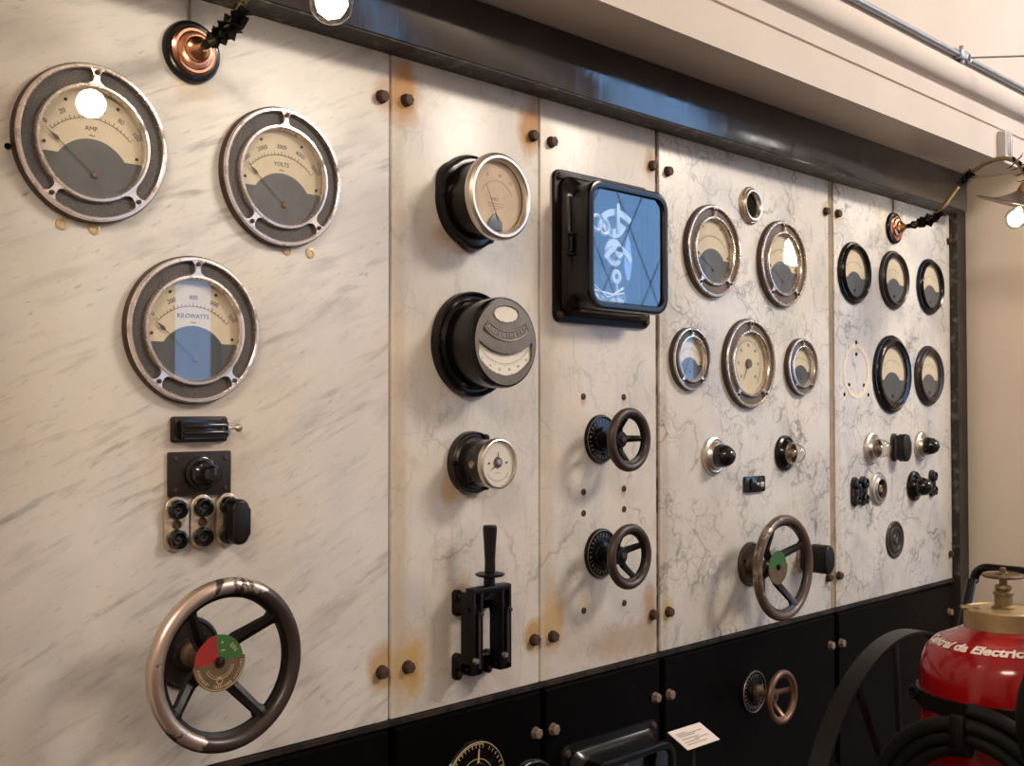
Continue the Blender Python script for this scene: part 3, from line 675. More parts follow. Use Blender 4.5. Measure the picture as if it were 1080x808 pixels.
# ------------------------------------------------------------------ recorder (two of them)
def recorder(label, X, Z):
    t = thing('chart_recorder', label, 'recorder', X, Z)
    w, h = .40, .40
    mb = MB().prism(rrect(w, h, .022), 0, .010, bev=.003)
    obj('base_plate', mb, 'black_iron', t)
    for sx in (-1, 1):
        for sy in (-1, 1): obj('bolt', MB().lathe([(0, .020), (.008, .019), (.010, .016), (.011, .010)], 12, sx * .182, sy * .182), 'bolt', t)
    mb = MB(); L = []
    for (k, r, z) in ((.366, .030, .010), (.366, .034, .020), (.345, .045, .030), (.333, .050, .040), (.333, .050, .085)):
        L.append([(x, y, z) for x, y in rrect(k, k, r)])
    loft(mb, L); obj('case', mb, 'black', t)
    mb = MB(); L = []
    for (k, r, z) in ((.328, .05, .078), (.338, .052, .082), (.340, .052, .092), (.334, .050, .100), (.318, .044, .103), (.300, .036, .101), (.292, .032, .094), (.290, .031, .060)):
        L.append([(x, y, z) for x, y in rrect(k, k, r)])
    loft(mb, L); obj('door_frame', mb, 'black', t)
    mb = MB().prism(rrect(.31, .31, .03), .012, .014); obj('back_panel', mb, 'mech_dark', t)
    mb = MB().prism(rrect(.296, .296, .034), .0925, .0935); obj('glass_cover', mb, 'glass_rec', t, smooth=False)
    # hinge on the left side
    mb = MB().tube([(-.176, -.02, .045), (-.176, .02, .045)], .007, 10).tube([(-.176, -.028, .045), (-.176, -.024, .045)], .010, 10).tube([(-.176, .024, .045), (-.176, .028, .045)], .010, 10); obj('hinge', mb, 'black_iron', t)
    # mechanism
    mb = MB().sector(.086, .104, D(52), D(128), .050, .054, 24)
    for v in mb.b.verts: v.co.y += .008
    obj('scale_arc', mb, 'mech', t)
    mb = MB().sector(.030, .055, D(200), D(340), .040, .044, 20)
    for v in mb.b.verts: v.co.y += .090; v.co.x += .0
    obj('sector_plate', mb, 'mech', t)
    mb = MB().lathe([(0, .046), (.036, .046), (.038, .044), (.038, .04)], 36, .0, -.005).lathe([(0, .060), (.016, .060), (.018, .056), (.018, .046)], 24, .004, -.005); obj('central_disc', mb, 'mech', t)
    mb = MB().sector(.052, .068, D(28), D(152), .056, .060, 24)
    for v in mb.b.verts: v.co.y -= .055
    obj('pen_yoke', mb, 'mech', t)
    mb = MB().torus(.020, .006, -.075, .068, .045, 28, 8).torus(.020, .006, -.045, .060, .045, 28, 8); obj('coil_pair', mb, 'mech', t)
    mb = MB().prism([(-.006, 0), (.006, 0), (.018, .045), (.010, .10), (.0, .125), (-.010, .10), (-.018, .045)], .040, .043, mat=Matrix.Translation((.062, -.075, 0))); obj('guide_leaf', mb, simple('leaf plate', (.35, .42, .5), .3, .3), t)
    mb = MB().lathe([(.008, .045), (.008, .052), (.020, .052), (.020, .045)], 24, .002, -.070).tube([(.002, -.085, .05), (.006, -.12, .05), (0, -.135, .05)], .004, 8); obj('lower_pivot', mb, 'mech', t)
    mb = MB().tube([(-.10, -.112, .05), (-.02, -.122, .055), (.03, -.10, .05)], .004, 8).box(-.105, -.03, -.140, -.118, .035, .05, .003).box(-.025, .035, -.145, -.120, .035, .052, .003).tube([(-.09, -.10, .05), (-.05, -.13, .06), (.02, -.115, .06), (.04, -.135, .05)], .003, 8); obj('pen_linkage', mb, 'mech', t)
    mb = MB().box(-.006, .006, .045, .128, .055, .061, .002); obj('top_pointer', mb, 'mech', t)
    return t
recorder('square black recorder case with rounded glass door, high on the marble', 2.360, 1.974)
recorder('black recorder case low on the skirt, only its top edge in the picture', 2.372, .474).location.y = -.012

# ------------------------------------------------------------------ handwheels
def handwheel(label, X, Z, R, r, off, rot, rimm, spokem, flR, dish=.012, disc=None, wall=0., text=True, flm='black', name='handwheel', dialgold=False, n=4):
    t = thing(name, label, 'handwheel', X, Z, wall)
    mb = MB().lathe([(flR, 0), (flR, .004), (flR * .97, .008), (flR * .90, .009), (flR * .86, .006), (flR * .5, .007), (flR * .45, .016), (flR * .30, .018), (0, .018)], 56); fl = obj('flange', mb, flm, t)
    mk = MB()
    if dialgold:
        ticks(mk, 0, 0, flR * .90, flR * .82, D(200), D(75), 16, flR * .02, .0095); mk.torus(flR * .95, flR * .012, cz=.0095, seg=56, ms=6)
        ticks(mk, 0, 0, flR * .90, flR * .82, D(60), D(-20), 9, flR * .02, .0095, arc=False)
        ticks(mk, 0, 0, flR * .55, flR * .55, D(150), D(30), 2, flR * .02, .0095)
        mk.text('eui', flR * .24, flR * .68 * math.cos(D(152)), flR * .68 * math.sin(D(152)), .0095, D(62))
        needle(mk, 0, 0, D(85), flR * .8, flR * .08, .012, False)
        obj('dial_markings', mk, 'gold_paint', fl)
    elif text:
        for k in range(22):
            a = D(70 + 320 * k / 22); mk.text(random.choice('013578'), flR * .20, flR * .72 * math.cos(a), flR * .72 * math.sin(a), .0072, a - PI / 2)
        mk.torus(flR * .93, flR * .015, cz=.009, seg=48, ms=6)
        obj('dial_markings', mk, 'nickel' if text == 2 else 'ink_grey', fl)
    for a in (40, 160, 280): obj('screw', MB().lathe([(0, .012), (.004, .0115), (.0055, .006)], 10, flR * .62 * math.cos(D(a)), flR * .62 * math.sin(D(a))), 'black_iron', fl)
    sr = R * .08 + .004
    mb = MB().lathe([(flR * .34, .015), (flR * .34, .028), (sr, .032), (sr, off - dish), ], 28); obj('shaft', mb, 'brass_plate' if flm != 'black' or R > .12 else 'black_iron', t)
    hb = R * .20 if R > .12 else R * .27
    mb = MB().lathe([(sr * .9, off - dish - .012), (hb, off - dish - .010), (hb * 1.05, off - dish), (hb * .9, off - dish + .008), (hb * .4, off - dish + .010), (0, off - dish + .010)], 32); hub = obj('hub', mb, spokem, t)
    if not disc: obj('centre_nut', MB().lathe([(0, off - dish + .016), (hb * .35, off - dish + .015), (hb * .42, off - dish + .009)], 16), 'bolt', hub)
    Rm = R - r
    ms = 14; prof = [(Rm + r * math.cos(2 * PI * k / ms) * .95, off + r * math.sin(2 * PI * k / ms)) for k in range(ms + 1)]
    obj('rim', MB().lathe(prof, 80), rimm, t)
    obj('rim_web', MB().lathe([(Rm - r * .5, off - r * .65), (Rm - r * 1.35, off - r * .5), (Rm - r * 1.35, off + r * .1), (Rm - r * .5, off + r * .5)], 80), spokem, t)
    for k in range(n):
        a = D(rot + 360 / n * k); w0, w1 = (R * .085, R * .072) if R > .12 else (R * .11, R * .095)
        mb = MB(); L = []
        for (s, w, z, th) in ((hb * .6, w0 * 1.15, off - dish, r * .55), ((max(hb * 1.3, .059), w0, off - dish, r * .5) if disc else (hb * 1.3, w0, off - dish * .9, r * .5)), (Rm * .80, w1, off - dish * .15, r * .45), (Rm - r * .9, w1 * 1.7, off, r * .5), (Rm, w1 * 2.2, off, r * .5)):
            cr = [(-w, -th), (-w * .8, th * .4), (0, th), (w * .8, th * .4), (w, -th)]
            L.append([(s * math.cos(a) - q * math.sin(a), s * math.sin(a) + q * math.cos(a), z + p) for q, p in cr])
        loft(mb, L, (True, True)); obj('spoke', mb, spokem, t)
    if disc:
        z = disc; Rd = .0505
        obj('indicator_green', MB().sector(0.0001, Rd, D(5), D(98), z, z + .002, 20), 'green', t)
        if rimm == 'wheel_worn' and R > .15 and X < 2: obj('indicator_red', MB().sector(.0001, Rd, D(98), D(186), z, z + .002, 20), 'red', t)
        else: obj('indicator_green', MB().sector(.0001, Rd, D(98), D(186), z, z + .002, 20), 'green', t)
        pl = MB().sector(.0001, Rd * 1.07, D(183), D(367), z, z + .0035, 30); pl = obj('name_plate', pl, 'brass_plate', t)
        if X < 2:
            mk = MB(); z2 = z + .0035
            rk = random.Random(11)      # worn-away raised marks round the edge
            for k in range(30):
                a = D(192 + 166 * k / 29); wd = rk.choice((.0010, .0016, .0022)); T_ = Matrix.Translation((Rd * .90 * math.cos(a), Rd * .90 * math.sin(a), z2)) @ Matrix.Rotation(a + PI / 2, 4, 'Z')
                if k in (9, 10, 20): continue
                mk.box(-wd / 2, wd / 2, -.0028, .0028, 0, .0004, mat=T_)
                if wd < .002: mk.box(-.0014, .0014, *rk.choice(((.0018, .0028), (-.0028, -.0018), (-.0005, .0005))), 0, .0004, mat=T_)
            for rr, w in ((.60, .0012), (.52, .0008)):
                ticks(mk, 0, 0, Rd * rr, Rd * rr, D(205), D(345), 1, w, z2)
            mk.tube([(Rd * 1.02 * math.cos(D(a)), Rd * 1.02 * math.sin(D(a)), z2) for a in range(186, 366, 6)], .0006, 5)
            mk.torus(.006, .001, 0, -Rd * .68, z2, 16, 6)
            obj('engraving', mk, 'gold_paint', pl)
            mk = MB().text('EIN', .012, .030, .0235, z + .002, D(-50)).box(.004, .012, .020, .022, z + .002, z + .0023).lathe([(0, .0004), (.002, .0003)], 10, .006, .036, z + .002)
            obj('lettering', mk, 'gold_paint', t)
        obj('centre_nut', MB().lathe([(0, z + .010), (.006, z + .0095), (.008, z + .004)], 18).lathe([(.0105, z + .004), (.0105, z + .005), (.0085, z + .005)], 24), 'bakelite', t)
    return t
handwheel('largest handwheel at lower left, with red and green indicator plate', 1.118, 1.077, .160, .0160, .145, 36, 'wheel_worn', 'black_iron', .070, dish=.044, disc=.116, text=False, flm='black_brown')
handwheel('small brown-rimmed handwheel, upper of the two under the square recorder', 2.353, 1.465, .086, .0125, .10, 2, 'wheel_brown', 'black_iron', .0665, dish=.032)
handwheel('small brown-rimmed handwheel, lower of the two under the square recorder', 2.353, 1.156, .0875, .0125, .10, 24, 'wheel_brown', 'black_iron', .0675, dish=.032)
handwheel('large brown handwheel with a green half-disc on the veined marble', 3.085, 1.056, .164, .0150, .122, 28, 'wheel_bronze', 'black_brown', .070, dish=.042, disc=.100, text=False, flm='band_dark')
handwheel('small copper-brown handwheel on the black skirt', 3.078, .658, .084, .0105, .105, 12, 'wheel_copper', 'wheel_copper', .068, dish=.031, wall=.012, text=2, flm='black_iron')
handwheel('black handwheel in front of the gold dial at the bottom edge', 1.868, .657, .094, .011, .185, 20, 'black', 'black_iron', .100, wall=.012, dialgold=True)

# ------------------------------------------------------------------ small switches on the left panel
t = thing('fuse_switch', 'flat black rectangular switch with a silver knob, under the kilowatt gauge', 'switch', 1.140, 1.507)
obj('base_plate', MB().prism(rrect(.121, .050, .006), 0, .006, bev=.0015), 'black_brown', t)
obj('cover', MB().prism(rrect(.100, .036, .005, cx=.002), .006, .024, bev=.004), 'bakelite', t)
obj('ridge', MB().box(-.045, .050, .002, .010, .024, .028, .0015).box(-.045, .050, -.010, -.004, .024, .028, .0015), 'bakelite', t)
for (x, y) in ((-.052, .017), (-.052, -.017), (.053, .017), (.053, -.017)): obj('screw', MB().lathe([(0, .009), (.004, .0085), (.005, .006)], 10, x, y), 'bolt', t)
kb = MB().lathe([(.006, -.012), (.007, -.008), (.0035, -.004), (.003, .018), (.0045, .022), (.008, .025), (.009, .029), (.006, .034), (0, .035)], 20, mat=Matrix.Translation((.050, .002, .018)) @ Matrix.Rotation(PI / 2, 4, 'Y')); obj('knob', kb, 'nickel', t)
t = thing('rotary_switch', 'black rectangular plate with a protruding round knob', 'switch', 1.141, 1.421)
obj('base_plate', MB().prism(rrect(.134, .086, .003), 0, .007, bev=.001), 'black_brown', t)
for (x, y) in ((-.054, .030), (-.054, -.030), (.054, .030), (.054, -.030)): obj('screw', MB().lathe([(0, .0105), (.004, .010), (.0052, .007)], 12, x, y), 'bolt', t)
obj('dial_ring', MB().lathe([(.034, .007), (.034, .012), (.031, .014), (.024, .014)], 40), 'bakelite', t)
obj('knob', MB().lathe([(.026, .007), (.026, .020), (.022, .026), (.015, .030), (.014, .040), (.017, .046), (.018, .056), (.014, .064), (0, .066)], 36), 'bakelite', t)
obj('pointer', MB().box(.010, .020, -.004, .004, .026, .050, .002), 'black_brown', t)
def terminal(label, X, Z, mat='terminal', sock=True, group=None, name='terminal_plate'):
    t = thing(name, label, 'socket', X, Z, group=group)
    obj('plate', MB().prism(stadium(.050, .107), 0, .009, bev=.002), mat, t)
    for sy in (-1, 1):
        obj('socket', MB().lathe([(.0190, .009), (.0190, .016), (.0178, .021), (.0135, .022), (.012, .018), (.009, .014), (.004, .013), (0, .016)], 28, 0, sy * .0285), 'bakelite', t)
    obj('screw', MB().lathe([(.009, .009), (.009, .012), (.006, .0125), (.005, .010), (0, .010)], 16), 'bolt' if mat == 'terminal' else 'bakelite', t)
    return t
terminal('upright oval brass socket plate, leftmost of the three beneath the knob plate', 1.0905, 1.326)
terminal('upright oval brass socket plate, middle of the three beneath the knob plate', 1.1450, 1.327)
terminal('upright oval brass socket plate mostly hidden by a black plug', 1.2010, 1.327)
def plug(label, X, Z, off, d, w=.050, h=.100):
    t = thing('plug', label, 'plug', X, Z, off)
    obj('body', MB().prism(stadium(w * .8, h * .9), 0, d * .35, bev=.002), 'bakelite', t)
    obj('grip', MB().prism(stadium(w, h), d * .35, d, bev=.007), simple('scuffed plug', (.010, .007, .006), .34, spec=.3, var=.4, vs=60), t)
    return t
plug('black oval plug pushed into the right brass socket plate', 1.206, 1.325, .0095, .042, .040, .090)
terminal('oval socket plate half hidden behind the brown handwheel', 3.398, 1.052)
plug('black oval plug just right of the brown handwheel', 3.402, 1.048, .0095, .097, .056, .096)
t = thing('toggle_switch', 'tiny black rectangular switch with silver button, above the brown handwheel', 'switch', 3.106, 1.308)
obj('base_plate', MB().prism(rrect(.112, .050, .004), 0, .010, bev=.002), 'bakelite', t)
obj('cover', MB().box(-.030, .030, -.019, .019, .010, .016, .003), 'bakelite', t)
obj('button', MB().lathe([(.007, .014), (.007, .020), (.004, .024), (.004, .030), (.0085, .033), (.0085, .037), (0, .039)], 20), 'nickel', t)
# open ring with black hole
t = thing('open_ring', 'small open metal ring around a black hole, above the veined-panel gauges', 'ring', 3.095, 2.197)
obj('flange', MB().lathe([(.060, 0), (.060, .006), (.056, .010), (.052, .010)], 44), 'bronze', t)
obj('ring', MB().lathe([(.053, .006), (.053, .014), (.049, .019), (.043, .018), (.038, .010), (.037, .002)], 44), 'nickel', t)
obj('opening', MB().lathe([(0, .0015), (.038, .0015)], 32), 'hole', t)
# pilot lamps
def pilot(label, X, Z, base, dome, R=.059, ring=None):
    t = thing('pilot_lamp', label, 'lamp', X, Z)
    obj('base_ring', MB().lathe([(R, 0), (R, .005), (R * .97, .010), (R * .86, .014), (R * .78, .013), (R * .70, .020), (R * .66, .026), (R * .60, .026)], 44), base, t)
    if dome == 'lens':
        obj('socket', MB().lathe([(R * .62, .014), (R * .3, .016), (R * .26, .030), (R * .18, .038), (0, .040)], 24), 'brass_dull', t)
    obj('dome', MB().lathe([(R * .62, .014), (R * .62, .028), (R * .60, .040), (R * .52, .056), (R * .36, .069), (R * .16, .076), (0, .078)], 32), dome, t)
    return t
pilot('black domed pilot lamp on a nickel ring, on the wide veined panel', 2.884, 1.405, 'nickel', 'bakelite')
pilot('clear domed pilot lamp on a black ring, on the wide veined panel', 3.294, 1.401, 'black', 'lens')
pilot('clear domed pilot lamp on a nickel ring, on the end panel', 3.900, 1.402, 'nickel', 'lens')
pilot('black domed pilot lamp on a nickel ring, on the end panel beside the post', 4.310, 1.402, 'nickel', 'bakelite', .057)
pilot('black domed pilot lamp on a black ring, lower right of the end panel', 4.246, 1.246, 'black', 'bakelite', .059)
t = thing('socket_ring', 'open nickel socket ring in the lowest lamp row of the end panel', 'ring', 3.948, 1.251)
obj('ring', MB().lathe([(.061, 0), (.061, .006), (.056, .012), (.046, .013), (.040, .020), (.036, .020), (.035, .002)], 40), 'nickel', t)
obj('opening', MB().lathe([(0, .002), (.035, .002)], 28), 'hole', t)
obj('lamp_holder', MB().lathe([(.015, .002), (.015, .014), (.010, .016), (0, .012)], 20), 'brass_dull', t)
terminal('black double socket left of the open nickel ring on the end panel, left one', 3.768, 1.249, 'black_brown')
terminal('black double socket left of the open nickel ring on the end panel, right one', 3.829, 1.249, 'black_brown')
terminal('black upright oval socket at lower right of the end panel, behind the dark pilot lamp', 4.405, 1.250, 'black_brown')
terminal('black oval socket plate carrying the dark plug on the end panel', 4.078, 1.401, 'black_brown')
plug('black oval plug between the two nickel-ringed pilot lamps of the end panel', 4.085, 1.400, .0095, .046, .062, .104)
t = thing('round_cover', 'dark ridged round cover at the bottom of the end panel', 'cover', 4.081, 1.051)
obj('disc', MB().lathe([(.071, 0), (.071, .004), (.067, .007), (.060, .007), (.057, .005), (.050, .005), (.047, .009), (.038, .009), (.035, .006), (.022, .006), (.018, .010), (.006, .010), (.004, .006), (0, .006)], 48), simple('dark bronze cover', (.075, .06, .045), .4, .6, var=.4, vs=40), t)
obj('keyhole', MB().prism(stadium(.006, .022), .0095, .0105), 'nickel', t)

# ------------------------------------------------------------------ knife switch
t = thing('knife_switch', 'tall black two-pole knife switch with a tapered upright handle', 'switch', 1.868, 1.03)
I = 'black_iron'
for (z, lz, nm) in ((.052, .072, 'upper'), (-.080, -.098, 'lower')):
    mb = MB().box(-.062, .060, z - .013, z + .009, .012, .034, .003); br = obj('cross_bar', mb, I, t)
for (x, y, h) in ((-.048, .058, .062), (-.048, -.092, .064), (.052, -.094, .058), (.052, .058, .05)):
    ft = obj('mounting_foot', MB().prism([(x + a, y + b) for a, b in stadium(.024, h)], 0, .014, bev=.003), I, t)
    obj('screw', MB().lathe([(0, .019), (.005, .018), (.006, .014)], 10, x, y + math.copysign(.016, y)), 'bolt', ft)
for x in (-.047, .047):
    for s_ in (-1, 1):
        obj('blade', MB().box(x + s_ * .012 - .004, x + s_ * .012 + .004, -.100, .088, .034, .078, .002), I, t)
    obj('jaw', MB().box(x - .014, x + .014, .030, .062, .030, .070, .003), I, t)
    obj('hinge_block', MB().box(x - .016, x + .016, -.104, -.074, .030, .072, .004), I, t)
    mb = MB(); 
    for k in range(2):
        mb.tube([(x, -.085, .082), (x, .045, .082)], .0028, 8)
    obj('spring_rod', mb, 'steel_dark', t)
    for y in (-.088, .050): obj('hinge_bolt', MB().tube([(x - .022, y, .060), (x + .022, y, .060)], .0055, 8), I, t)
    obj('nut', MB().lathe([(0, .090), (.006, .089), (.007, .078)], 6, x - .012, -.066), 'steel', t)
    obj('nut', MB().lathe([(0, .090), (.005, .089), (.006, .078)], 6, x + .004, .040), 'steel_dark', t)
obj('yoke', MB().box(-.064, .064, .084, .100, .050, .078, .004), I, t)
obj('handle_stem', MB().box(-.010, .010, .088, .130, .056, .076, .002), I, t)
RM = Matrix.Translation((0, .118, .068)) @ Matrix.Rotation(-PI / 2, 4, 'X')
obj('guard_disc', MB().lathe([(0, .012), (.030, .012), (.035, .010), (.035, .007), (.030, .004), (0, .004)], 36, mat=RM), I, t)
obj('handle', MB().lathe([(.012, .012), (.013, .020), (.0125, .040), (.0145, .080), (.0170, .112), (.0170, .120), (.014, .124), (0, .125)], 28, mat=RM), simple('dark wood handle', (.013, .008, .006), .32, spec=.3, var=.4, vs=30), t)

# ------------------------------------------------------------------ bracket lamps
def lamp(label, X, Z, cable):
    t = thing('bracket_lamp', label, 'lamp', X, Z)
    # local: y up, z out
    obj('wooden_ring', MB().lathe([(.061, 0), (.061, .006), (.058, .011), (.053, .013), (.046, .013)], 48), 'black', t)
    obj('rosette', MB().lathe([(.049, .010), (.048, .015), (.043, .019), (.038, .019), (.036, .024), (.029, .027), (.026, .027), (.024, .034), (.018, .038), (.014, .045), (.009, .050), (0, .051)], 44), 'copper', t)
    P = [(.03, 0), (.07, .003), (.11, .010), (.157, .024), (.20, .062), (.235, .107), (.265, .140), (.295, .166), (.35, .196), (.385, .205), (.42, .206), (.455, .192), (.478, .170), (.494, .140), (.500, .104)]
    def arm_at(s):
        k = min(int(s), len(P) - 2); f = s - k
        return Vector((0, P[k][1] * (1 - f) + P[k + 1][1] * f, P[k][0] * (1 - f) + P[k + 1][0] * f))
    pts = [arm_at(i * .25) for i in range(4 * (len(P) - 1) + 1)]
    for _ in range(2): pts = [pts[0]] + [(pts[i - 1] + pts[i] * 2 + pts[i + 1]) / 4 for i in range(1, len(pts) - 1)] + [pts[-1]]
    arm = obj('arm', MB().tube(pts, .0085, 10), 'brass_dull', t)
    # cast leaves wrapped round the arm
    rl = random.Random(5)
    def leaf(mb, p, d, side, L, w):
        d = d.normalized(); s_ = side.normalized(); up = d.cross(s_)
        prof = [(0, .25), (.2, .8), (.35, .55), (.5, 1.), (.65, .5), (.8, .55), (1., .05)]
        lf = []; rt = []; md = []
        for (a, b) in prof:
            c = p + d * L * a + up * (L * .35 * math.sin(a * 2.2)) 
            lf.append(mb.b.verts.new(c + s_ * w * b)); rt.append(mb.b.verts.new(c - s_ * w * b)); md.append(mb.b.verts.new(c + up * w * .5 * (1 - a)))
        for i in range(len(prof) - 1):
            mb.b.faces.new((lf[i], lf[i + 1], md[i + 1], md[i])); mb.b.faces.new((md[i], md[i + 1], rt[i + 1], rt[i])); mb.b.faces.new((lf[i + 1], lf[i], rt[i], rt[i + 1]))
    ol = MB()
    for (s, n, L, w) in ((.9, 3, .070, .022), (1.6, 3, .085, .028), (2.5, 3, .070, .018), (3.1, 4, .040, .012)):
        p = arm_at(s); d = arm_at(s + .4) - arm_at(s)
        for k in range(n):
            a = 2 * PI * k / n + s; o1 = d.orthogonal().normalized(); sd = Matrix.Rotation(a, 3, d.normalized()) @ o1
            leaf(ol, p + sd * .006, d.normalized() + sd * .45, d.cross(sd), L, w)
    ol.tube([arm_at(s * .1) for s in range(6, 34)], [.0085 + .0012 * math.sin(s * .5) for s in range(28)], 8)
    obj('leaf_casting', ol, 'black_iron', arm, ang=.3)
    ol = MB()
    for s in (5.55, 5.8, 6.05, 6.35, 6.6, 6.85):
        p = arm_at(s); d = arm_at(s + .3) - arm_at(s)
        for k in range(5):
            a = 2 * PI * k / 5 + s * 3; sd = Matrix.Rotation(a, 3, d.normalized()) @ d.orthogonal().normalized()
            leaf(ol, p + sd * .004, sd + d.normalized() * .5, d.cross(sd), .034, .010)
    obj('leaf_casting', ol, 'black_iron', arm, ang=.3)
    ol = MB()
    for s in (11.2, 12.0, 12.8, 13.6):
        p = arm_at(s); d = arm_at(s + .3) - arm_at(s)
        for k in range(4):
            a = 2 * PI * k / 4 + s * 2; sd = Matrix.Rotation(a, 3, d.normalized()) @ d.orthogonal().normalized()
            leaf(ol, p + sd * .004, sd - d.normalized() * .5, d.cross(sd), .034, .008)
    obj('leaf_casting', ol, 'black_iron', arm, ang=.3)
    # shade tilted towards the wall
    T = Matrix.Translation((0, .104, .500)) @ Matrix.Rotation(D(-71), 4, 'X')     # local z runs down and back towards the wall
    T = Matrix.Translation((0, .104, .500)) @ Matrix.Rotation(D(19), 4, 'X') @ Matrix.Rotation(PI / 2, 4, 'X')
    obj('socket', MB().lathe([(0, -.005), (.012, -.004), (.020, .004), (.024, .020), (.026, .032)], 28, mat=T), 'porcelain', t)
    prof = [(.024, .030), (.030, .036), (.050, .052), (.075, .066), (.100, .076), (.125, .082), (.142, .083), (.150, .080)]
    obj('shade', MB().lathe(prof + [(.150, .0815), (.142, .0848), (.125, .0838), (.100, .0778), (.075, .0678), (.050, .054), (.030, .038), (.024, .032)], 56, mat=T), 'shade', t)
    # bulb: clear globe with a glowing filament body
    bc = T @ Vector((0, 0, .128))
    n = 14; prof = [(.012, -.050), (.014, -.040)] + [(.038 * math.sin(PI * k / n), -.038 * math.cos(PI * k / n)) for k in range(3, n + 1)]
    obj('bulb', MB().lathe([(r, z + .128) for r, z in prof], 32, mat=T), 'lens', t)
    obj('filament', MB().lathe([(0, -.030), (.019, -.022), (.028, 0), (.019, .022), (0, .030)], 20, cz=.128, mat=T), 'bulb_glow', t)
    mb = MB().tube([(-.004, .05, .004), (-.004, cable, .004)], .0022, 6); obj('cable', mb, 'wire', t)
    ld = bpy.data.lights.new('bulb_light', 'POINT'); ld.energy = 5.4; ld.color = (1, .86, .68); ld.shadow_soft_size = .032
    lo = bpy.data.objects.new('bulb_light', ld); C.objects.link(lo); lo.parent = t; lo.location = bc
    return t
lamp('brass bracket lamp with copper rosette at upper left, only its bulb and stem in frame', 1.118, 2.242, .108)
l2 = lamp('brass gooseneck lamp with dark shade and lit bulb above the end panel', 4.092, 2.238, .112)

for c_ in l2.children:
    if c_.type == 'LIGHT': c_.data.energy = 11.
# ------------------------------------------------------------------ conduit, clip, wires, plastic box on the upper wall
mb = MB().tube([(BX0, FY - .014, 2.822), (BX1 + 3, FY - .014, 2.822)], .011, 12)
tag(obj('conduit_pipe', mb, 'steel'), 'thin grey conduit pipe running along the wall above the cornice', 'pipe')
t = thing('pipe_clip', 'metal clip holding the conduit pipe at upper right', 'clip', 4.02, 2.822, -FY)
obj('saddle', MB().box(-.028, .028, -.016, .016, 0, .032, .004), 'steel', t)
obj('post', MB().tube([(0, -.03, .018), (0, .035, .018)], .009, 10), 'steel', t)
obj('eye', MB().torus(.016, .005, .035, -.005, .028, 20, 8), 'steel', t)
mb = MB().tube([(4.05, FY - .03, 2.818), (4.16, FY - .20, 2.812), (4.5, FY - .55, 2.80), (5.0, FY - 1.2, 2.79), (9, RY + .001, 2.79)], .0035, 6)
tag(obj('tie_wire', mb, 'steel'), 'thin wire stretched from the conduit clip out to the right', 'wire')
t = thing('plastic_box', 'small translucent plastic box on the upper wall near the far lamp', 'box', 4.42, 2.563, -FY)
obj('cover', MB().prism(rrect(.075, .105, .008), 0, .030, bev=.004), 'clearplastic', t)
obj('rib', MB().box(-.010, -.004, -.040, .042, .030, .034, .001).box(.010, .016, -.040, .042, .030, .034, .001), 'nickel', t)

# ------------------------------------------------------------------ card on a stand
t = thing('label_stand', 'small white printed card on a thin rod in front of the skirt', 'sign', 2.47, 0, .22, rot=(0, 0, 0))
CARDT = None
def card():
    U_ = [Vector(c) for c in CC]
    mb = MB(); n = (U_[1] - U_[0]).cross(U_[3] - U_[0]).normalized() * .002
    lo = [c - n for c in U_]; loft(mb, [[tuple(c) for c in lo], [tuple(c) for c in U_]], (True, True))
    return mb
# card corners relative to the stand (tilted like a small lectern)
CC = [(-.074, .030, .702), (.068, .030, .700), (.076, -.030, .665), (-.068, -.030, .667)]
obj('card', card(), 'card', t, smooth=False)
mk = MB(); A, B_, D_ = Vector(CC[0]), Vector(CC[1]) - Vector(CC[0]), Vector(CC[3]) - Vector(CC[0]); nn = B_.cross(D_).normalized()
nn = nn if nn.z > 0 else -nn
for (v, u0, u1) in ((.22, .08, .40), (.30, .10, .85), (.38, .10, .6), (.52, .10, .62), (.60, .45, .88), (.68, .10, .55), (.80, .10, .7)):
    q = [A + B_ * u + D_ * w + nn * .0034 for u, w in ((u0, v), (u1, v), (u1, v + .028), (u0, v + .028))]
    mk.b.faces.new([mk.b.verts.new(c) for c in q])
obj('printed_lines', mk, 'ink_grey', t, smooth=False)
obj('rod', MB().tube([(.0, .0, .004), (.0, .0, .681)], .0035, 8), 'steel_dark', t)
obj('foot', MB().lathe([(0, .008), (.07, .007), (.08, 0)], 32), 'steel_dark', t)

# ------------------------------------------------------------------ wheeled fire extinguisher
ex_ = thing('wheeled_fire_extinguisher', 'red wheeled fire extinguisher with brass cap and white lettering, at lower right', 'fire extinguisher', 2.72, 0, .93, rot=(0, 0, 0))
RC = .190
prof = [(0, .12), (.10, .125), (.16, .15), (RC, .20), (RC, .905), (RC * .995, .928), (RC * .97, .955), (RC * .91, .980), (RC * .80, 1.001), (RC * .66, 1.012), (RC * .54, 1.022), (RC * .47, 1.030), (RC * .45, 1.036), (0, 1.036)]
cyl = obj('cylinder', MB().lathe(prof, 72), 'red_paint', ex_)
sh = [Vector((r, 0, z)) for r, z in prof[5:12]]
def on_shoulder(s):    # s metres up from the text baseline along the dome profile
    d = s; P0 = sh
    for a, b in zip(P0, P0[1:]):
        l = (b - a).length
        if d <= l: return a + (b - a) * (d / l)
        d -= l
    return P0[-1]
def wrap(co):
    s = .069 + co.y + .014; p = on_shoulder(max(0, s)); ang = D(179) + co.x / .146
    nrm = Vector((math.cos(ang), math.sin(ang), .9)).normalized() * (.0016 + co.z * .3)
    return Vector((p.x * math.cos(ang), p.x * math.sin(ang), p.z)) + nrm
mk = MB().text('Central da Electricidade', .034, fn=wrap, shear=.25, bold=.0014, ext=.0004)
obj('lettering', mk, 'white_paint', cyl, smooth=False)
obj('strap', MB().lathe([(RC + .0005, .845), (RC + .007, .846), (RC + .007, .884), (RC + .0005, .885)], 72), 'black_iron', ex_)
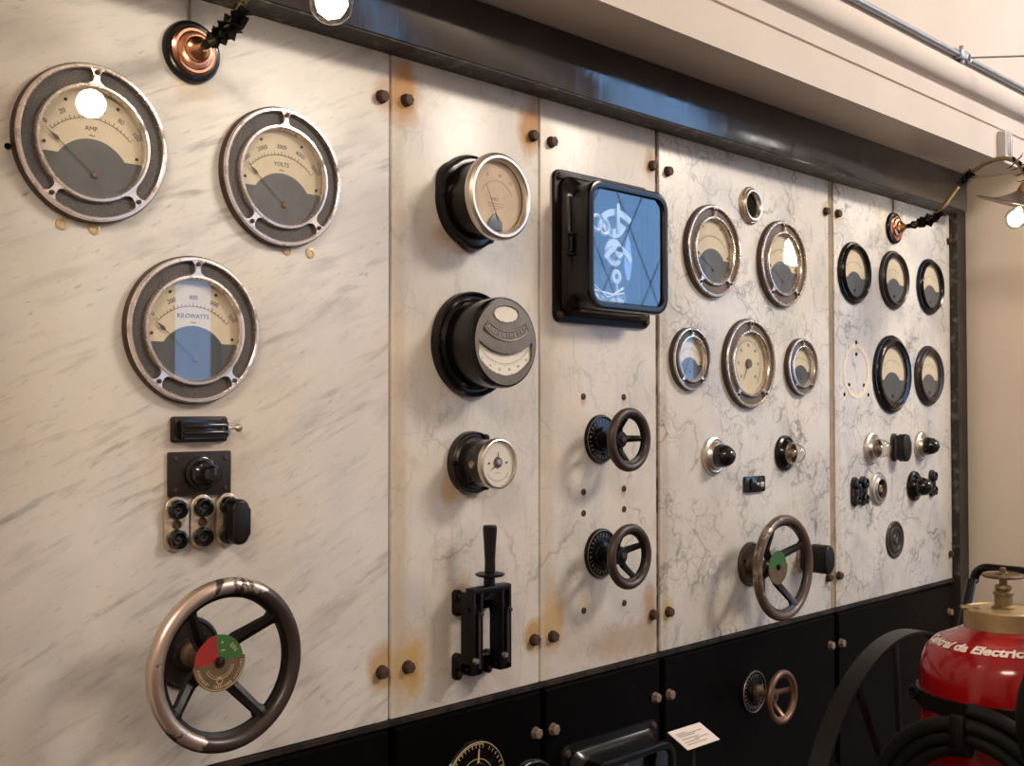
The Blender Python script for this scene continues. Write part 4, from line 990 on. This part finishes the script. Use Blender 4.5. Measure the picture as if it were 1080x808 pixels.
a = D(122); c = Vector((math.cos(a), math.sin(a), 0)) * (RC + .012)
obj('strap_knob', MB().torus(.012, .006, seg=24, ms=8, mat=Matrix.Translation((c.x, c.y, .868)) @ Matrix.Rotation(D(65), 4, 'Z') @ Matrix.Rotation(PI / 2, 4, 'X')).tube([(c.x, c.y, .868), (c.x * .93, c.y * .93, .868)], .010, 10), 'black_iron', ex_)
M['cap_brass'] = simple('bright brass cap', (.55, .41, .22), .42, .85, var=.3, vs=14)
cap = obj('brass_cap', MB().lathe([(.085, 1.024), (.088, 1.027), (.088, 1.072), (.085, 1.076), (.078, 1.077), (.074, 1.074), (.03, 1.076), (0, 1.076)], 56), 'cap_brass', ex_)
obj('cap_lug', MB().box(-.012, .012, -.02, .02, 1.072, 1.080, .003, mat=Matrix.Translation((-.045, .062, 0)) @ Matrix.Rotation(.6, 4, 'Z')), 'brass_dull', cap)
vl = obj('valve', MB().lathe([(.026, 1.074), (.026, 1.080), (.020, 1.084), (.020, 1.106), (.023, 1.108), (.023, 1.114), (.017, 1.118), (.020, 1.124), (.018, 1.130), (.009, 1.132), (.009, 1.150), (.012, 1.152)], 24), 'brass_dull', ex_)
mb = MB().torus(.041, .0062, cz=1.153, seg=40, ms=8, ry=.005)
for k in range(4):
    a = PI / 2 * k + .4; mb.tube([(.006 * math.cos(a), .006 * math.sin(a), 1.153), (.040 * math.cos(a), .040 * math.sin(a), 1.153)], .005, 6)
mb.lathe([(.012, 1.146), (.012, 1.158), (.007, 1.160), (.007, 1.170), (.004, 1.172), (0, 1.172)], 16)
obj('valve_wheel', mb, 'brass_plate', vl)
def cartwheel(y):
    Rw, zc = .492, .494
    w = obj('cart_wheel', MB().lathe([(Rw, -.024), (Rw, .024), (Rw - .006, .024), (Rw - .006, -.024), (Rw, -.024)], 96, mat=Matrix.Translation((0, y, zc)) @ Matrix.Rotation(PI / 2, 4, 'X')), 'cart_iron', ex_)
    for k in range(14):
        a = D(95 + 360 / 14 * k)
        mb = MB().box(.03, Rw - .005, -.011, .011, -.004, .004, .001, mat=Matrix.Translation((0, y, zc)) @ Matrix.Rotation(PI / 2, 4, 'X') @ Matrix.Rotation(-a + PI if False else a, 4, 'Z')); obj('spoke', mb, 'cart_iron', w)
    obj('hub', MB().lathe([(0, -.04), (.04, -.04), (.045, 0), (.04, .04), (0, .04)], 28, mat=Matrix.Translation((0, y, zc)) @ Matrix.Rotation(PI / 2, 4, 'X')), 'cart_iron', w)
cartwheel(.250); cartwheel(-.250)
obj('axle', MB().tube([(0, -.30, .494), (0, -.19, .494)], .014, 10).tube([(0, .19, .494), (0, .30, .494)], .014, 10), 'cart_iron', ex_)
H = []
yy = .205
path = [(.0, yy, .494), (.12, yy, .70), (.225, yy, .92), (.315, yy, 1.085)]
for k in range(7):
    a = PI / 2 * k / 6; path.append((.315 + .018, yy - .035 + .035 * math.cos(a), 1.085 + .035 * math.sin(a)))
mir = [(x, -y, z) for x, y, z in path[::-1]]
obj('handle_frame', MB().tube(path + mir, .0125, 12), 'black', ex_)
obj('hose_hook', MB().box(-.262, -.185, -.016, .016, .80, .845, .004).box(-.272, -.255, -.016, .016, .80, .875, .004), 'black_iron', ex_)
# hose coil hanging on the front of the cylinder (side facing -x)
mb = MB(); pts = []
for i in range(3 * 40 + 1):
    a = PI / 2 + 2 * PI * i / 40; k = i / 40; Rh = .232 - .020 * k
    pts.append((-.232 + .014 * math.sin(k * 5) , -.012 + Rh * .98 * math.cos(a), .650 - .010 * k + Rh * math.sin(a)))
pts = [(x, y, z) for x, y, z in pts]
hose = obj('hose_coil', mb.tube(pts, .0165, 12), 'rubber', ex_)
hp = [(-.02, -.085, 1.05), (-.05, -.16, 1.075), (-.20, -.27, 1.10), (-.40, -.30, 1.11), (-.530, -.285, 1.075), (-.565, -.268, 1.01), (-.545, -.262, .93), (-.47, -.262, .82), (-.36, -.255, .70), (-.27, -.22, .55)]
hp = [Vector(p) for p in hp]
def cr(P, n=8):
    out = []
    for i in range(len(P) - 1):
        p0, p1, p2, p3 = P[max(i - 1, 0)], P[i], P[i + 1], P[min(i + 2, len(P) - 1)]
        for k in range(n):
            t_ = k / n; out.append(.5 * ((2 * p1) + (p2 - p0) * t_ + (2 * p0 - 5 * p1 + 4 * p2 - p3) * t_ ** 2 + (3 * p1 - p0 - 3 * p2 + p3) * t_ ** 3))
    return out + [P[-1]]
obj('hose', MB().tube(cr(hp), .026, 14), 'rubber', ex_)

# ------------------------------------------------------------------ light
w = bpy.data.worlds.new('World'); sc.world = w; w.use_nodes = True
bg = w.node_tree.nodes['Background']; bg.inputs[0].default_value = (.24, .44, .78, 1); bg.inputs[1].default_value = 5.0
for (a, b, c, d) in WIN:
    ld = bpy.data.lights.new('window_portal', 'AREA'); ld.shape = 'RECTANGLE'; ld.size = b - a; ld.size_y = d - c; ld.cycles.is_portal = True
    lo = bpy.data.objects.new('window_portal', ld); C.objects.link(lo); lo.location = ((a + b) / 2, RY - .15, (c + d) / 2); lo.rotation_euler = (PI / 2, 0, 0)
def area(name, loc, target, sx, sy, P, col=(1, .885, .74)):
    ld = bpy.data.lights.new(name, 'AREA'); ld.shape = 'RECTANGLE'; ld.size = sx; ld.size_y = sy; ld.energy = P; ld.color = col
    lo = bpy.data.objects.new(name, ld); C.objects.link(lo); lo.location = loc
    lo.rotation_euler = (Vector(target) - Vector(loc)).to_track_quat('-Z', 'Y').to_euler()
    return lo
area('unseen_area_light', (5.4, -3.9, 4.8), (3.0, 0, 1.5), 1.6, .8, 215)  # unseen key light added without a fixture, aimed at the board from upper right
area('unseen_area_light', (-2.3, -3.4, 4.5), (2.4, 0, 1.6), 1.6, .8, 112)  # unseen fill light added to brighten the board and right jamb from the left
area('unseen_area_light', (9.0, -3.0, 4.6), (7.0, -1.0, 0), 1.6, .8, 45)  # unseen area light added over the far right of the room, no fixture
for (x, z, sx, sz) in ((11.05, 3.35, .40, .42),):
    wall_lamp = thing('wall_light', 'bright rectangular light on the far wall, seen only as a glint in gauge glass', 'lamp', x, z, -RY - .0, rot=(-PI / 2, 0, 0)) if False else None
    o = bpy.data.objects.new('wall_light', None); C.objects.link(o); o.location = (x, RY + .02, z)
    tag(o, 'bright rectangular light on the far wall reflected in the %s gauge glass' % ('top left' if x < 5 else 'veined-panel'), 'lamp')
    obj('housing', MB().box(-sx / 2 - .02, sx / 2 + .02, -.02, .03, -sz / 2 - .02, sz / 2 + .02), 'steel', o, smooth=False)
    obj('diffuser', MB().box(-sx / 2, sx / 2, .03, .04, -sz / 2, sz / 2), 'tube_glow', o, smooth=False)

# repeats of one kind belong together
GR = {'hex_bolt': 'hex bolts of the switchboard panels', 'rusty_screw': 'rusty screws around the two small handwheels', 'brass_plug': 'brass plugs under the large gauges',
      'marble_panel': 'marble panels of the switchboard', 'slate_panel': 'black slate skirt panels', 'batten': 'joint strips between the marble panels', 'gauge': 'round gauges of the two right marble panels',
      'handwheel': 'handwheels of the switchboard', 'terminal_plate': 'upright oval socket plates', 'plug': 'black oval plugs', 'pilot_lamp': 'domed pilot lamps', 'bracket_lamp': 'brass bracket lamps', 'chart_recorder': 'square black recorder cases'}
for o in list(C.objects):
    g = GR.get(o.name.split('.')[0])
    if g and o.parent is None and 'label' in o: o['group'] = g
# ------------------------------------------------------------------ camera
f, yaw, pitch, roll, Dc, hc = 1189.88, .79324, .0237, -.00042, 1.98022, 1.54473
fw = Vector((math.sin(yaw) * math.cos(pitch), math.cos(yaw) * math.cos(pitch), math.sin(pitch)))
r0 = Vector((math.cos(yaw), -math.sin(yaw), 0)); u0 = r0.cross(fw)
r = r0 * math.cos(roll) + u0 * math.sin(roll); u = -r0 * math.sin(roll) + u0 * math.cos(roll)
cd = bpy.data.cameras.new('camera'); cam = bpy.data.objects.new('camera', cd); C.objects.link(cam)
cd.sensor_fit = 'HORIZONTAL'; cd.sensor_width = 36.; cd.lens = f / 1080 * 36.; cd.clip_start = .05
Mx = Matrix((r, u, -fw)).transposed().to_4x4(); Mx.translation = Vector((0, -Dc, hc)); cam.matrix_world = Mx
sc.camera = cam
vs = sc.view_settings; vs.view_transform = 'Standard'; vs.look = 'None'; vs.exposure = 0.; vs.gamma = 1.; vs.use_curve_mapping = False
sc.cycles.max_bounces = 8; sc.cycles.transparent_max_bounces = 12; sc.cycles.caustics_reflective = False; sc.cycles.caustics_refractive = False
sc.cycles.sample_clamp_indirect = 4.
